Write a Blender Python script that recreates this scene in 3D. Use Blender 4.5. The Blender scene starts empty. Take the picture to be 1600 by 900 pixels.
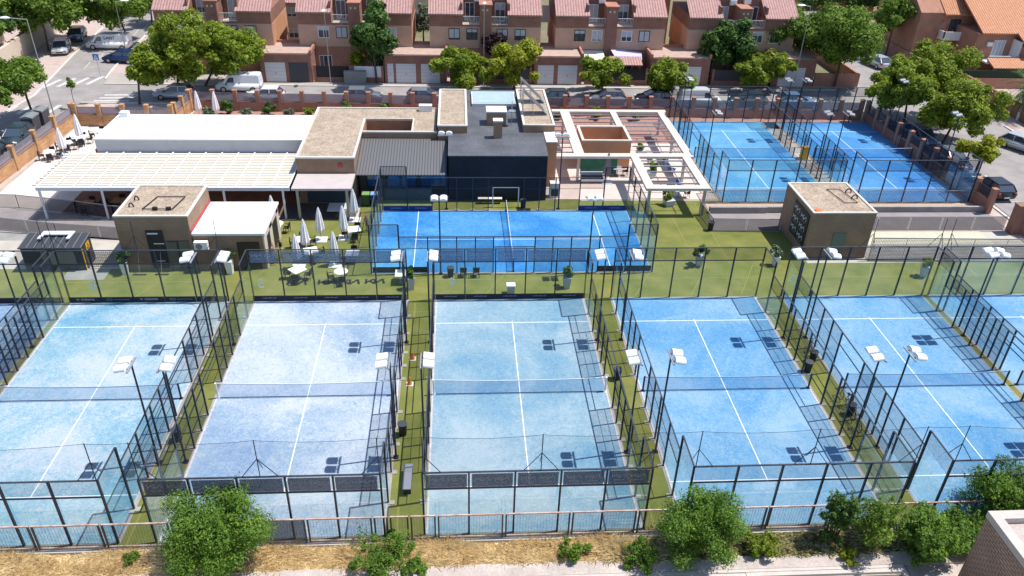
import bpy, math, random
from mathutils import Vector, Matrix
R = math.radians
random.seed(7)
S = bpy.context.scene
COL = S.collection

# ------------------------------------------------------------------ camera
cam_d = bpy.data.cameras.new('camera'); cam = bpy.data.objects.new('camera', cam_d); COL.objects.link(cam)
cam_d.sensor_width = 36; cam_d.lens = 27.73; cam_d.clip_start = .1; cam_d.clip_end = 2000
PITCH, YAW, ROLL = R(31.553), R(4.410), R(1.852)
fwd = Vector((math.sin(YAW)*math.cos(PITCH), math.cos(YAW)*math.cos(PITCH), -math.sin(PITCH)))
rt0 = Vector((math.cos(YAW), -math.sin(YAW), 0)); up0 = rt0.cross(fwd)
rt = rt0*math.cos(ROLL)+up0*math.sin(ROLL); up = -rt0*math.sin(ROLL)+up0*math.cos(ROLL)
M = Matrix.Identity(4)
for i in range(3):
    M[i][0] = rt[i]; M[i][1] = up[i]; M[i][2] = -fwd[i]
M[0][3], M[1][3], M[2][3] = 1.669, -34.766, 28.437
cam.matrix_world = M
S.camera = cam

# ------------------------------------------------------------------ light
SUN_EL, SUN_AZ = 65.0, 9.4            # azimuth measured from +X towards +Y
w = bpy.data.worlds.new("World"); S.world = w; w.use_nodes = True
nt = w.node_tree; nt.nodes.clear()
sky = nt.nodes.new('ShaderNodeTexSky'); sky.sky_type = 'NISHITA'; sky.sun_disc = False
sky.sun_elevation = R(SUN_EL); sky.sun_rotation = R(90-SUN_AZ); sky.altitude = 600; sky.air_density = 1.0; sky.dust_density = .8
bg = nt.nodes.new('ShaderNodeBackground'); bg.inputs[1].default_value = .135
wo = nt.nodes.new('ShaderNodeOutputWorld')
nt.links.new(sky.outputs[0], bg.inputs[0]); nt.links.new(bg.outputs[0], wo.inputs[0])
sd = bpy.data.lights.new('sun', 'SUN'); sd.energy = 4.6; sd.angle = R(.53); sd.color = (1, .965, .9)
sun = bpy.data.objects.new('sun', sd); COL.objects.link(sun)
tosun = Vector((math.cos(R(SUN_EL))*math.cos(R(SUN_AZ)), math.cos(R(SUN_EL))*math.sin(R(SUN_AZ)), math.sin(R(SUN_EL))))
sun.rotation_euler = tosun.to_track_quat('Z', 'Y').to_euler()
vs = S.view_settings; vs.view_transform = 'Standard'; vs.look = 'None'; vs.gamma = 1; vs.use_curve_mapping = False
vs.exposure = 0.33
S.cycles.transparent_max_bounces = 40; S.cycles.max_bounces = 8; S.cycles.diffuse_bounces = 3
S.cycles.glossy_bounces = 3; S.cycles.transmission_bounces = 4

# ------------------------------------------------------------------ materials
def _base(name):
    m = bpy.data.materials.new(name); m.use_nodes = True
    n = m.node_tree.nodes; l = m.node_tree.links
    b = n['Principled BSDF']
    return m, n, l, b
def c4(c): return (c[0], c[1], c[2], 1)
def mat(name, c1, c2=None, scale=2.0, rough=.7, metal=0, spec=.4, detail=5, fine=None, bump=0, bscale=None, coord='pos', lo=.35, hi=.65, stretch=None, emit=None):
    """two-tone mottled surface; fine=(scale, strength) multiplies a second finer noise"""
    m, n, l, b = _base(name)
    b.inputs['Roughness'].default_value = rough; b.inputs['Metallic'].default_value = metal
    b.inputs['Specular IOR Level'].default_value = spec
    b.inputs['Base Color'].default_value = c4(c1)
    if coord == 'pos':
        co = n.new('ShaderNodeNewGeometry').outputs['Position']
    else:
        co = n.new('ShaderNodeTexCoord').outputs['Object']
    if stretch:
        mp = n.new('ShaderNodeMapping'); mp.inputs['Scale'].default_value = stretch
        l.new(co, mp.inputs[0]); co = mp.outputs[0]
    col = None
    if c2:
        tx = n.new('ShaderNodeTexNoise'); tx.inputs['Scale'].default_value = scale; tx.inputs['Detail'].default_value = detail
        tx.inputs['Roughness'].default_value = .6
        l.new(co, tx.inputs['Vector'])
        cr = n.new('ShaderNodeValToRGB'); cr.color_ramp.elements[0].position = lo; cr.color_ramp.elements[1].position = hi
        cr.color_ramp.elements[0].color = c4(c1); cr.color_ramp.elements[1].color = c4(c2)
        l.new(tx.outputs[0], cr.inputs[0]); col = cr.outputs[0]
    if fine:
        t2 = n.new('ShaderNodeTexNoise'); t2.inputs['Scale'].default_value = fine[0]; t2.inputs['Detail'].default_value = 3
        l.new(co, t2.inputs['Vector'])
        mr = n.new('ShaderNodeMapRange'); mr.inputs[1].default_value = .3; mr.inputs[2].default_value = .7
        mr.inputs[3].default_value = 1-fine[1]; mr.inputs[4].default_value = 1+fine[1]
        l.new(t2.outputs[0], mr.inputs[0])
        mx = n.new('ShaderNodeMix'); mx.data_type = 'RGBA'; mx.blend_type = 'MULTIPLY'; mx.inputs[0].default_value = 1
        if col: l.new(col, mx.inputs[6])
        else: mx.inputs[6].default_value = c4(c1)
        l.new(mr.outputs[0], mx.inputs[7]); col = mx.outputs[2]
    if col: l.new(col, b.inputs['Base Color'])
    if bump:
        t3 = n.new('ShaderNodeTexNoise'); t3.inputs['Scale'].default_value = bscale or 8; t3.inputs['Detail'].default_value = 4
        l.new(co, t3.inputs['Vector'])
        bp = n.new('ShaderNodeBump'); bp.inputs['Strength'].default_value = bump; bp.inputs['Distance'].default_value = .05
        l.new(t3.outputs[0], bp.inputs['Height']); l.new(bp.outputs[0], b.inputs['Normal'])
    return m
def brick(name, c1, c2, mortar, bw=.24, bh=.065, vertical=True, off=.5, msize=.012, rough=.85, squash=1, noise=.25, bump=.3):
    """bricks in the wall plane: u = x+y, v = z (or x,y when flat)"""
    m, n, l, b = _base(name)
    b.inputs['Roughness'].default_value = rough; b.inputs['Specular IOR Level'].default_value = .25
    g = n.new('ShaderNodeNewGeometry'); sp = n.new('ShaderNodeSeparateXYZ'); l.new(g.outputs['Position'], sp.inputs[0])
    cb = n.new('ShaderNodeCombineXYZ')
    if vertical:
        ad = n.new('ShaderNodeMath'); ad.operation = 'ADD'; l.new(sp.outputs[0], ad.inputs[0]); l.new(sp.outputs[1], ad.inputs[1])
        l.new(ad.outputs[0], cb.inputs[0]); l.new(sp.outputs[2], cb.inputs[1])
    else:
        l.new(sp.outputs[0], cb.inputs[0]); l.new(sp.outputs[1], cb.inputs[1])
    t = n.new('ShaderNodeTexBrick'); t.offset = off; t.squash = squash
    t.inputs['Color1'].default_value = c4(c1); t.inputs['Color2'].default_value = c4(c2); t.inputs['Mortar'].default_value = c4(mortar)
    t.inputs['Scale'].default_value = 1; t.inputs['Brick Width'].default_value = bw; t.inputs['Row Height'].default_value = bh
    t.inputs['Mortar Size'].default_value = msize; t.inputs['Bias'].default_value = 0
    l.new(cb.outputs[0], t.inputs['Vector'])
    nz = n.new('ShaderNodeTexNoise'); nz.inputs['Scale'].default_value = .9; nz.inputs['Detail'].default_value = 6
    l.new(g.outputs['Position'], nz.inputs['Vector'])
    mr = n.new('ShaderNodeMapRange'); mr.inputs[1].default_value = .3; mr.inputs[2].default_value = .7
    mr.inputs[3].default_value = 1-noise; mr.inputs[4].default_value = 1+noise
    l.new(nz.outputs[0], mr.inputs[0])
    mx = n.new('ShaderNodeMix'); mx.data_type = 'RGBA'; mx.blend_type = 'MULTIPLY'; mx.inputs[0].default_value = 1
    l.new(t.outputs[0], mx.inputs[6]); l.new(mr.outputs[0], mx.inputs[7]); l.new(mx.outputs[2], b.inputs['Base Color'])
    if bump:
        bp = n.new('ShaderNodeBump'); bp.inputs['Strength'].default_value = bump; bp.inputs['Distance'].default_value = .01; bp.invert = True
        l.new(t.outputs['Fac'], bp.inputs['Height']); l.new(bp.outputs[0], b.inputs['Normal'])
    return m
def tiles(name, c1, c2, axis='Y', pitch=.32, rowp=.38, coord='pos'):
    """curved roof tiles: ridges across x, rows down the slope"""
    m, n, l, b = _base(name); b.inputs['Roughness'].default_value = .8; b.inputs['Specular IOR Level'].default_value = .25
    g = n.new('ShaderNodeNewGeometry').outputs['Position']
    sp = n.new('ShaderNodeSeparateXYZ'); l.new(g, sp.inputs[0])
    def wave(src, p, prof):
        d = n.new('ShaderNodeMath'); d.operation = 'MULTIPLY'; d.inputs[1].default_value = 1/p; l.new(src, d.inputs[0])
        f = n.new('ShaderNodeMath'); f.operation = 'FRACT'; l.new(d.outputs[0], f.inputs[0]); return f.outputs[0]
    a, c = (sp.outputs[0], sp.outputs[1]) if axis == 'Y' else (sp.outputs[1], sp.outputs[0])
    fx = wave(a, pitch, 0); fy = wave(c, rowp, 0)
    sn = n.new('ShaderNodeMath'); sn.operation = 'PINGPONG'; sn.inputs[1].default_value = .5; l.new(fx, sn.inputs[0])
    ht = n.new('ShaderNodeMath'); ht.operation = 'ADD'; l.new(sn.outputs[0], ht.inputs[0])
    h2 = n.new('ShaderNodeMath'); h2.operation = 'MULTIPLY'; h2.inputs[1].default_value = .35; l.new(fy, h2.inputs[0]); l.new(h2.outputs[0], ht.inputs[1])
    nz = n.new('ShaderNodeTexNoise'); nz.inputs['Scale'].default_value = 3; nz.inputs['Detail'].default_value = 4; l.new(g, nz.inputs['Vector'])
    cr = n.new('ShaderNodeValToRGB'); cr.color_ramp.elements[0].position = .3; cr.color_ramp.elements[1].position = .7
    cr.color_ramp.elements[0].color = c4(c1); cr.color_ramp.elements[1].color = c4(c2); l.new(nz.outputs[0], cr.inputs[0])
    mr = n.new('ShaderNodeMapRange'); mr.inputs[1].default_value = 0; mr.inputs[2].default_value = .22; mr.inputs[3].default_value = .45; mr.inputs[4].default_value = 1
    l.new(sn.outputs[0], mr.inputs[0])
    mx = n.new('ShaderNodeMix'); mx.data_type = 'RGBA'; mx.blend_type = 'MULTIPLY'; mx.inputs[0].default_value = 1
    l.new(cr.outputs[0], mx.inputs[6]); l.new(mr.outputs[0], mx.inputs[7]); l.new(mx.outputs[2], b.inputs['Base Color'])
    bp = n.new('ShaderNodeBump'); bp.inputs['Strength'].default_value = .8; bp.inputs['Distance'].default_value = .08
    l.new(ht.outputs[0], bp.inputs['Height']); l.new(bp.outputs[0], b.inputs['Normal'])
    return m
def stripes(name, c1, c2, period, duty, axis=0, rough=.6, bump=.5, metal=0):
    m, n, l, b = _base(name); b.inputs['Roughness'].default_value = rough; b.inputs['Metallic'].default_value = metal
    g = n.new('ShaderNodeNewGeometry').outputs['Position']; sp = n.new('ShaderNodeSeparateXYZ'); l.new(g, sp.inputs[0])
    d = n.new('ShaderNodeMath'); d.operation = 'MULTIPLY'; d.inputs[1].default_value = 1/period; l.new(sp.outputs[axis], d.inputs[0])
    f = n.new('ShaderNodeMath'); f.operation = 'FRACT'; l.new(d.outputs[0], f.inputs[0])
    s = n.new('ShaderNodeMath'); s.operation = 'LESS_THAN'; s.inputs[1].default_value = duty; l.new(f.outputs[0], s.inputs[0])
    mx = n.new('ShaderNodeMix'); mx.data_type = 'RGBA'; l.new(s.outputs[0], mx.inputs[0])
    mx.inputs[6].default_value = c4(c1); mx.inputs[7].default_value = c4(c2); l.new(mx.outputs[2], b.inputs['Base Color'])
    bp = n.new('ShaderNodeBump'); bp.inputs['Strength'].default_value = bump; bp.inputs['Distance'].default_value = .03
    l.new(s.outputs[0], bp.inputs['Height']); l.new(bp.outputs[0], b.inputs['Normal'])
    return m
def sheer(name, tint, veil, veilcol, gloss=.0, grough=.05):
    """see-through sheet: glass or fine netting = transparent + a little diffuse (pale veil on glass, threads in netting) + fresnel reflection"""
    m, n, l, b = _base(name); n.remove(b); out = n['Material Output']
    tr = n.new('ShaderNodeBsdfTransparent'); tr.inputs[0].default_value = c4(tint)
    df = n.new('ShaderNodeBsdfDiffuse'); df.inputs[0].default_value = c4(veilcol)
    m1 = n.new('ShaderNodeMixShader'); m1.inputs[0].default_value = veil
    l.new(tr.outputs[0], m1.inputs[1]); l.new(df.outputs[0], m1.inputs[2]); last = m1
    if gloss:
        gl = n.new('ShaderNodeBsdfGlossy'); gl.inputs[1].default_value = grough; gl.inputs[0].default_value = (1, 1, 1, 1)
        fr = n.new('ShaderNodeFresnel'); fr.inputs[0].default_value = 1.45
        mu = n.new('ShaderNodeMath'); mu.operation = 'MULTIPLY'; mu.inputs[1].default_value = gloss; l.new(fr.outputs[0], mu.inputs[0])
        m2 = n.new('ShaderNodeMixShader'); l.new(mu.outputs[0], m2.inputs[0]); l.new(m1.outputs[0], m2.inputs[1]); l.new(gl.outputs[0], m2.inputs[2]); last = m2
    l.new(last.outputs[0], out.inputs[0])
    return m
def grid_mat(name, col, px, pz, wire, rough=.5):
    """welded wire / bars: holes are cut by world x+y and z"""
    m, n, l, b = _base(name); b.inputs['Base Color'].default_value = c4(col); b.inputs['Roughness'].default_value = rough
    g = n.new('ShaderNodeNewGeometry').outputs['Position']; sp = n.new('ShaderNodeSeparateXYZ'); l.new(g, sp.inputs[0])
    ad = n.new('ShaderNodeMath'); ad.operation = 'ADD'; l.new(sp.outputs[0], ad.inputs[0]); l.new(sp.outputs[1], ad.inputs[1])
    def line(src, p):
        d = n.new('ShaderNodeMath'); d.operation = 'MULTIPLY'; d.inputs[1].default_value = 1/p; l.new(src, d.inputs[0])
        f = n.new('ShaderNodeMath'); f.operation = 'FRACT'; l.new(d.outputs[0], f.inputs[0])
        s = n.new('ShaderNodeMath'); s.operation = 'LESS_THAN'; s.inputs[1].default_value = wire/p; l.new(f.outputs[0], s.inputs[0]); return s.outputs[0]
    a = line(ad.outputs[0], px); o = a
    if pz:
        c = line(sp.outputs[2], pz); mxx = n.new('ShaderNodeMath'); mxx.operation = 'MAXIMUM'; l.new(a, mxx.inputs[0]); l.new(c, mxx.inputs[1]); o = mxx.outputs[0]
    l.new(o, b.inputs['Alpha'])
    return m
def court_mat(name, base, sand, amt, deep):
    """worn artificial grass: blue pile, deeper blue where the sand is thin, pale silica sand drifted into it"""
    m, n, l, b = _base(name); b.inputs['Roughness'].default_value = .9; b.inputs['Specular IOR Level'].default_value = .15
    g = n.new('ShaderNodeNewGeometry').outputs['Position']
    def nz(s, d, r=.6, dist=0):
        t = n.new('ShaderNodeTexNoise'); t.inputs['Scale'].default_value = s; t.inputs['Detail'].default_value = d; t.inputs['Roughness'].default_value = r
        t.inputs['Distortion'].default_value = dist; l.new(g, t.inputs['Vector']); return t.outputs[0]
    big = nz(.13, 4, .6, .8); mid = nz(2.6, 10, .8, 1.6); fine = nz(16, 5, .8)
    a1 = n.new('ShaderNodeMath'); a1.operation = 'MULTIPLY_ADD'; a1.inputs[1].default_value = 1.15; l.new(big, a1.inputs[0]); l.new(mid, a1.inputs[2])
    a2 = n.new('ShaderNodeMath'); a2.operation = 'MULTIPLY_ADD'; a2.inputs[1].default_value = 1.05; l.new(fine, a2.inputs[0]); l.new(a1.outputs[0], a2.inputs[2])
    cr = n.new('ShaderNodeValToRGB'); e = cr.color_ramp.elements
    MU = 1.6/2; e[0].position = MU-.15-.08*amt; e[1].position = MU+.13-.08*amt
    mp = n.new('ShaderNodeMath'); mp.operation = 'MULTIPLY'; mp.inputs[1].default_value = .5; l.new(a2.outputs[0], mp.inputs[0])
    e[0].color = c4(deep); e[1].color = c4(sand); em = cr.color_ramp.elements.new(MU-.02-.08*amt); em.color = c4(base)
    l.new(mp.outputs[0], cr.inputs[0]); l.new(cr.outputs[0], b.inputs['Base Color'])
    return m

MAT = dict(
 black=mat('black_powder_coat', (.012,.015,.028), rough=.38, spec=.5),
 railsunlit=mat('rail_coat_sunlit', (.045,.05,.065), rough=.33, spec=.7),  # same black paint, lightened in colour for the sun's sheen on the rails
 mesh=sheer('wire_mesh_sheet', (1,1,1), .17, (.03,.04,.06)),
 net=sheer('ball_stop_net', (.98,.98,.98), .07, (.03,.035,.05)),
 cnet=sheer('tennis_net_mesh', (.85,.92,1), .2, (.02,.07,.22)),
 glass=sheer('court_glass', (.95,.98,.975), .018, (.6,.68,.7), gloss=.22),
 line=mat('line_white', (.78,.8,.82), rough=.8),
 turf=mat('turf_green', (.12,.145,.035), (.215,.21,.065), scale=.6, rough=.95, spec=.1, fine=(22,.24), detail=6, lo=.3, hi=.7),
 conc=mat('concrete_light', (.42,.38,.33), (.5,.46,.41), scale=.6, rough=.9, fine=(20,.08)),
 concgrey=mat('concrete_grey', (.25,.24,.23), (.34,.33,.31), scale=.8, rough=.9, fine=(20,.1)),
 white=mat('white_paint', (.8,.8,.8), rough=.5),
 whitemetal=mat('white_metal', (.75,.76,.78), rough=.4),
 grey=mat('grey_metal', (.22,.23,.25), rough=.45, metal=.3),
 galv=mat('galvanised_steel', (.42,.42,.44), rough=.4, metal=.5),
 darkgrey=mat('dark_grey_paint', (.05,.055,.065), rough=.5),
 chair=mat('dark_rattan', (.025,.022,.02), rough=.7),
 asphalt=mat('asphalt', (.25,.23,.225), (.33,.3,.29), scale=.5, rough=.95, fine=(25,.15)),
 pave=mat('pink_paving', (.42,.33,.3), (.5,.4,.37), scale=1.2, rough=.9, fine=(15,.12)),
 roadpaint=mat('road_paint', (.62,.61,.58), (.45,.44,.42), scale=3, rough=.8),
)

# ------------------------------------------------------------------ mesh helpers
class MB:
    def __init__(s): s.v = []; s.f = []; s.m = []
    def quad(s, a, b, c, d, mi=0):
        k = len(s.v); s.v += [a, b, c, d]; s.f.append((k, k+1, k+2, k+3)); s.m.append(mi)
    def box(s, x0, x1, y0, y1, z0, z1, mi=0):
        k = len(s.v); s.v += [(x0,y0,z0),(x1,y0,z0),(x1,y1,z0),(x0,y1,z0),(x0,y0,z1),(x1,y0,z1),(x1,y1,z1),(x0,y1,z1)]
        for f in ((0,3,2,1),(4,5,6,7),(0,1,5,4),(1,2,6,5),(2,3,7,6),(3,0,4,7)):
            s.f.append(tuple(k+i for i in f)); s.m.append(mi)
        return s
    def prism(s, pts, z0, z1, mi=0):
        """pts: counter-clockwise xy outline"""
        k = len(s.v); n = len(pts)
        s.v += [(p[0],p[1],z0) for p in pts]+[(p[0],p[1],z1) for p in pts]
        s.f.append(tuple(k+n-1-i for i in range(n))); s.m.append(mi)
        s.f.append(tuple(k+n+i for i in range(n))); s.m.append(mi)
        for i in range(n):
            j = (i+1) % n; s.f.append((k+i, k+j, k+n+j, k+n+i)); s.m.append(mi)
        return s
    def profile(s, pts, a0, a1, axis='x', mi=0):
        """pts: outline in the plane across axis, extruded from a0 to a1 (axis x: pts=(y,z); axis y: pts=(x,z))"""
        k = len(s.v); n = len(pts)
        f = (lambda p, a: (a, p[0], p[1])) if axis == 'x' else (lambda p, a: (p[0], a, p[1]))
        s.v += [f(p, a0) for p in pts]+[f(p, a1) for p in pts]
        s.f.append(tuple(k+n-1-i for i in range(n))); s.m.append(mi)
        s.f.append(tuple(k+n+i for i in range(n))); s.m.append(mi)
        for i in range(n):
            j = (i+1) % n; s.f.append((k+i, k+j, k+n+j, k+n+i)); s.m.append(mi)
        return s
    def tube(s, p, q, r0, r1=None, n=8, mi=0, caps=True):
        p = Vector(p); q = Vector(q); r1 = r0 if r1 is None else r1
        d = (q-p).normalized(); a = d.orthogonal().normalized(); b = d.cross(a)
        k = len(s.v)
        for c, r in ((p, r0), (q, r1)):
            for i in range(n):
                t = 2*math.pi*i/n; s.v.append(tuple(c+(a*math.cos(t)+b*math.sin(t))*r))
        for i in range(n):
            j = (i+1) % n; s.f.append((k+i, k+j, k+n+j, k+n+i)); s.m.append(mi)
        if caps:
            s.f.append(tuple(k+n-1-i for i in range(n))); s.m.append(mi); s.f.append(tuple(k+n+i for i in range(n))); s.m.append(mi)
        return s
    def bar(s, p, q, w, h=None, mi=0):
        """square-section beam"""
        h = h or w; p = Vector(p); q = Vector(q); d = (q-p).normalized()
        a = d.cross(Vector((0,0,1)))
        if a.length < 1e-4: a = Vector((1,0,0))
        a.normalize(); b = a.cross(d).normalized(); a *= w/2; b *= h/2
        k = len(s.v)
        for c in (p, q):
            for u, t in ((-1,-1),(1,-1),(1,1),(-1,1)): s.v.append(tuple(c+a*u+b*t))
        for i in range(4):
            j = (i+1) % 4; s.f.append((k+i, k+j, k+4+j, k+4+i)); s.m.append(mi)
        s.f.append((k+3,k+2,k+1,k)); s.m.append(mi); s.f.append((k+4,k+5,k+6,k+7)); s.m.append(mi)
        return s
    def lathe(s, prof, c=(0,0,0), n=12, mi=0, wob=0):
        k = len(s.v)
        for r, z in prof:
            for i in range(n):
                t = 2*math.pi*i/n; rr = r*(1+wob*math.cos(t*n/2)); s.v.append((c[0]+rr*math.cos(t), c[1]+rr*math.sin(t), c[2]+z))
        for j in range(len(prof)-1):
            for i in range(n):
                i2 = (i+1) % n; s.f.append((k+j*n+i, k+j*n+i2, k+(j+1)*n+i2, k+(j+1)*n+i)); s.m.append(mi)
        s.f.append(tuple(k+n-1-i for i in range(n))); s.m.append(mi)
        t = k+(len(prof)-1)*n; s.f.append(tuple(t+i for i in range(n))); s.m.append(mi)
        return s
    def mesh(s, name, mats, smooth=False):
        me = bpy.data.meshes.new(name); me.from_pydata(s.v, [], s.f)
        for m in (mats if isinstance(mats, (list, tuple)) else [mats]): me.materials.append(MAT[m] if isinstance(m, str) else m)
        me.polygons.foreach_set('material_index', s.m)
        if smooth: me.polygons.foreach_set('use_smooth', [True]*len(s.f))
        me.update(); return me
def link(name, me, parent=None, loc=(0,0,0), rz=0, rot=None):
    o = bpy.data.objects.new(name, me); COL.objects.link(o)
    if parent: o.parent = parent
    o.location = loc; o.rotation_euler = rot or (0,0,rz)
    return o
def obj(name, mb, mats, parent=None, loc=(0,0,0), rz=0, smooth=False):
    return link(name, mb.mesh(name, mats, smooth), parent, loc, rz)
def tag(o, label, cat, group=None):
    o['label'] = label; o['category'] = cat
    if group: o['group'] = group
    return o
def thing(name, label, cat, loc=(0,0,0), rz=0, group=None):
    o = link(name, None, None, loc, rz); o.empty_display_size = .2
    return tag(o, label, cat, group)
def structure(o): o['kind'] = 'structure'; return o
def kids(o): return [c for c in COL.objects if c.parent == o]
KIDS = {}
def dup(root, loc, rz=0, label=None, group=None, skip=()):
    r = root.copy(); COL.objects.link(r); r.location = loc; r.rotation_euler = (0,0,rz)
    if label: r['label'] = label
    if group: r['group'] = group
    if root.name not in KIDS: KIDS[root.name] = [(c, list(c.children)) for c in root.children]
    for c, gs in KIDS[root.name]:
        if c.name.split('.')[0] in skip: continue
        d = c.copy(); COL.objects.link(d); d.parent = r
        for g in gs:
            e = g.copy(); COL.objects.link(e); e.parent = d
    return r
def sheet(name, pts, z, m, kind='structure'):
    mb = MB(); mb.v = [(p[0], p[1], z) for p in pts]; mb.f = [tuple(range(len(pts)))]; mb.m = [0]
    o = obj(name, mb, m); o['kind'] = kind; return o
def rect(x0, x1, y0, y1): return [(x0,y0),(x1,y0),(x1,y1),(x0,y1)]
_c = {}
def bmesh_box(w, d, h, m, base=True):
    k = (w, d, h, m, base)
    if k not in _c: _c[k] = MB().box(-w/2, w/2, -d/2, d/2, 0 if base else -h/2, h if base else h/2).mesh('box_part', m)
    return _c[k]
def text_mesh(txt, size, m, depth=.004):
    cu = bpy.data.curves.new('lettering', 'FONT'); cu.body = txt; cu.size = size; cu.extrude = depth; cu.align_x = 'CENTER'; cu.align_y = 'CENTER'
    cu.resolution_u = 2
    to = bpy.data.objects.new('lettering', cu); me = bpy.data.meshes.new_from_object(to); bpy.data.objects.remove(to)
    me.materials.clear(); me.materials.append(MAT[m]); return me

# ------------------------------------------------------------------ ground
sheet('ground', rect(-700, 700, -300, 1200), -.06, mat('dry_ground', (.3,.23,.16), (.22,.2,.12), scale=.05, rough=1, fine=(2,.2)))
sheet('paved_ground', rect(-60, 62, 10, 49), -.03, 'conc')
sheet('turf', rect(-46, 52, -10.15, 14.6), 0, 'turf')
sheet('turf', rect(-14.2, 11.9, 14.6, 22.3), 0, 'turf')
sheet('turf', rect(11.9, 27.4, 14.6, 25.4), 0, 'turf')
sheet('turf', rect(-6.4, 11.9, 22.3, 25.6), 0, 'turf')

CX = {0: -34.1, 1: -23.57, 2: -11.85, 3: 0.0, 4: 11.9, 5: 23.75, 6: 34.28}
CM = {
 0: court_mat('court_pile_a', (0.132, 0.255, 0.414), (0.317, 0.370, 0.458), .4, (0.044, 0.141, 0.352)),
 1: court_mat('court_pile_b', (0.167, 0.334, 0.431), (0.422, 0.475, 0.537), .45, (0.070, 0.202, 0.405)),
 2: court_mat('court_pile_c', (.235,.33,.44), (.46,.5,.56), .55, (.13,.21,.4)),
 3: court_mat('court_pile_d', (0.176, 0.304, 0.396), (0.334, 0.414, 0.475), .38, (0.075, 0.211, 0.387)),
 4: court_mat('court_pile_e', (.105,.275,.47), (.25,.385,.51), .3, (.055,.19,.43)),
 5: court_mat('court_pile_f', (.105,.275,.47), (.25,.385,.51), .3, (.055,.19,.43)),
 6: court_mat('court_pile_g', (.105,.275,.47), (.25,.385,.51), .2, (.055,.19,.43)),
}
vivid = court_mat('court_pile_vivid', (0.031, 0.194, 0.484), (0.114, 0.317, 0.528), .32, (0.013, 0.114, 0.414))
backm = court_mat('court_pile_back', (0.062, 0.238, 0.458), (0.150, 0.352, 0.510), .25, (0.040, 0.176, 0.414))
backm2 = court_mat('court_pile_back_deep', (.045,.2,.47), (.11,.3,.53), .2, (.025,.14,.41))
HL = 9.93
MAT['seam'] = mat('turf_seam', (.24,.25,.09), rough=.95)
g = MB()
for y in (12.55, 8.5): g.quad((-46,y,.005),(50,y,.005),(50,y+.05,.005),(-46,y+.05,.005))
for x in (-20,-14,-11,3.2,13.6,17.5,21,30,37): g.quad((x,10.3,.005),(x+.05,10.3,.005),(x+2.2,14.4,.005),(x+2.15,14.4,.005))
for x in (14,16.5,19,21.5): g.quad((x,14.5,.005),(x+.04,14.5,.005),(x+.04,25,.005),(x,25,.005))
structure(obj('turf_seam', g, 'seam'))
def court_floor(cx, cy, rz, m, wear='concgrey'):
    a = MB().box(-5.1, 5.1, -HL-.1, HL+.1, -.01, .012)
    structure(obj('court_kerb', a, wear, None, (cx,cy,0), rz))
    f = MB(); f.quad((-4.95,-HL,.016), (4.95,-HL,.016), (4.95,HL,.016), (-4.95,HL,.016))
    structure(obj('court_surface', f, m, None, (cx,cy,0), rz))
    g = MB()
    for y in (-7.1, 7.1): g.quad((-4.93,y-.026,.02), (4.93,y-.026,.02), (4.93,y+.026,.02), (-4.93,y+.026,.02))
    g.quad((-.026,-7.25,.024), (.026,-7.25,.024), (.026,7.25,.024), (-.026,7.25,.024))
    structure(obj('court_markings', g, 'line', None, (cx,cy,0), rz))
def court_rim(cx, cy, rz):
    g = MB()
    for s in (-1, 1): g.quad((s*4.93-.05,-HL,.028), (s*4.93+.05,-HL,.028), (s*4.93+.05,HL,.028), (s*4.93-.05,HL,.028))
    structure(obj('sand_edge', g, MAT['sandedge'], None, (cx,cy,0), rz))
MAT['sandedge'] = mat('sand_edge', (.55,.5,.5), (.4,.4,.42), scale=3, rough=.95, fine=(12,.2))
for k, x in CX.items():
    court_floor(x+5, .05, 0, CM[k]); 
    if k in (1,2,3,4): court_rim(x+5, .05, 0)
court_floor(5.45, 18.5, R(90), vivid)
court_floor(29.0, 35.05, 0, backm); court_floor(40.75, 35.05, 0, backm2)

# ------------------------------------------------------------------ the padel cages
TOP, MID = 3.82, 2.88
def logo_mesh(wid, hgt, m, depth=.006, th=None):
    """joined angular monogram, drawn as bevelled strokes in the xz plane"""
    mb = MB(); th = th or hgt*.16
    st = [((0,0),(0,1)), ((.02,.28),(.62,1)), ((.32,.62),(.78,0)), ((.78,0),(.98,.98)), ((.98,.98),(1.02,0)), ((1.02,0),(1.72,1)), ((1.72,1),(1.8,0))]
    st = [((0,0),(0,1)), ((0,.25),(.6,1)), ((.3,.62),(.72,0)), ((.72,0),(.72,1)), ((.72,.02),(1.34,1)), ((1.34,1),(1.5,0))]
    for i, (a, b) in enumerate(st):
        p = Vector((a[0]/1.5*wid-wid/2, 0, a[1]*hgt)); q = Vector((b[0]/1.5*wid-wid/2, 0, b[1]*hgt))
        d = (q-p).normalized(); nrm = Vector((-d.z, 0, d.x))*th/2; y = -depth*(1+.02*i)
        mb.quad(*[tuple(v+Vector((0,y,0))) for v in (p-nrm, q-nrm, q+nrm, p+nrm)])
    return mb.mesh('logo', m)
MAT['banner'] = sheer('banner_mesh_grey', (.66,.66,.7), .52, (.13,.135,.16))
MAT['bannerblue'] = sheer('banner_mesh_blue', (.72,.78,.85), .34, (.3,.36,.46))
MAT['logogrey'] = mat('banner_print', (.27,.28,.32), rough=.9)
MAT['logopale'] = mat('banner_print_pale', (.36,.43,.53), rough=.9)
MAT['skirt'] = mat('skirt_navy', (.012,.014,.03), rough=.6)
MAT['skirtblue'] = mat('skirt_blue', (.014,.03,.17), rough=.6)
MAT['skirttxt'] = mat('skirt_lettering', (.5,.5,.55), rough=.8)
MAT['skirttxt2'] = mat('skirt_lettering_dim', (.22,.24,.34), rough=.8)

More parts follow.
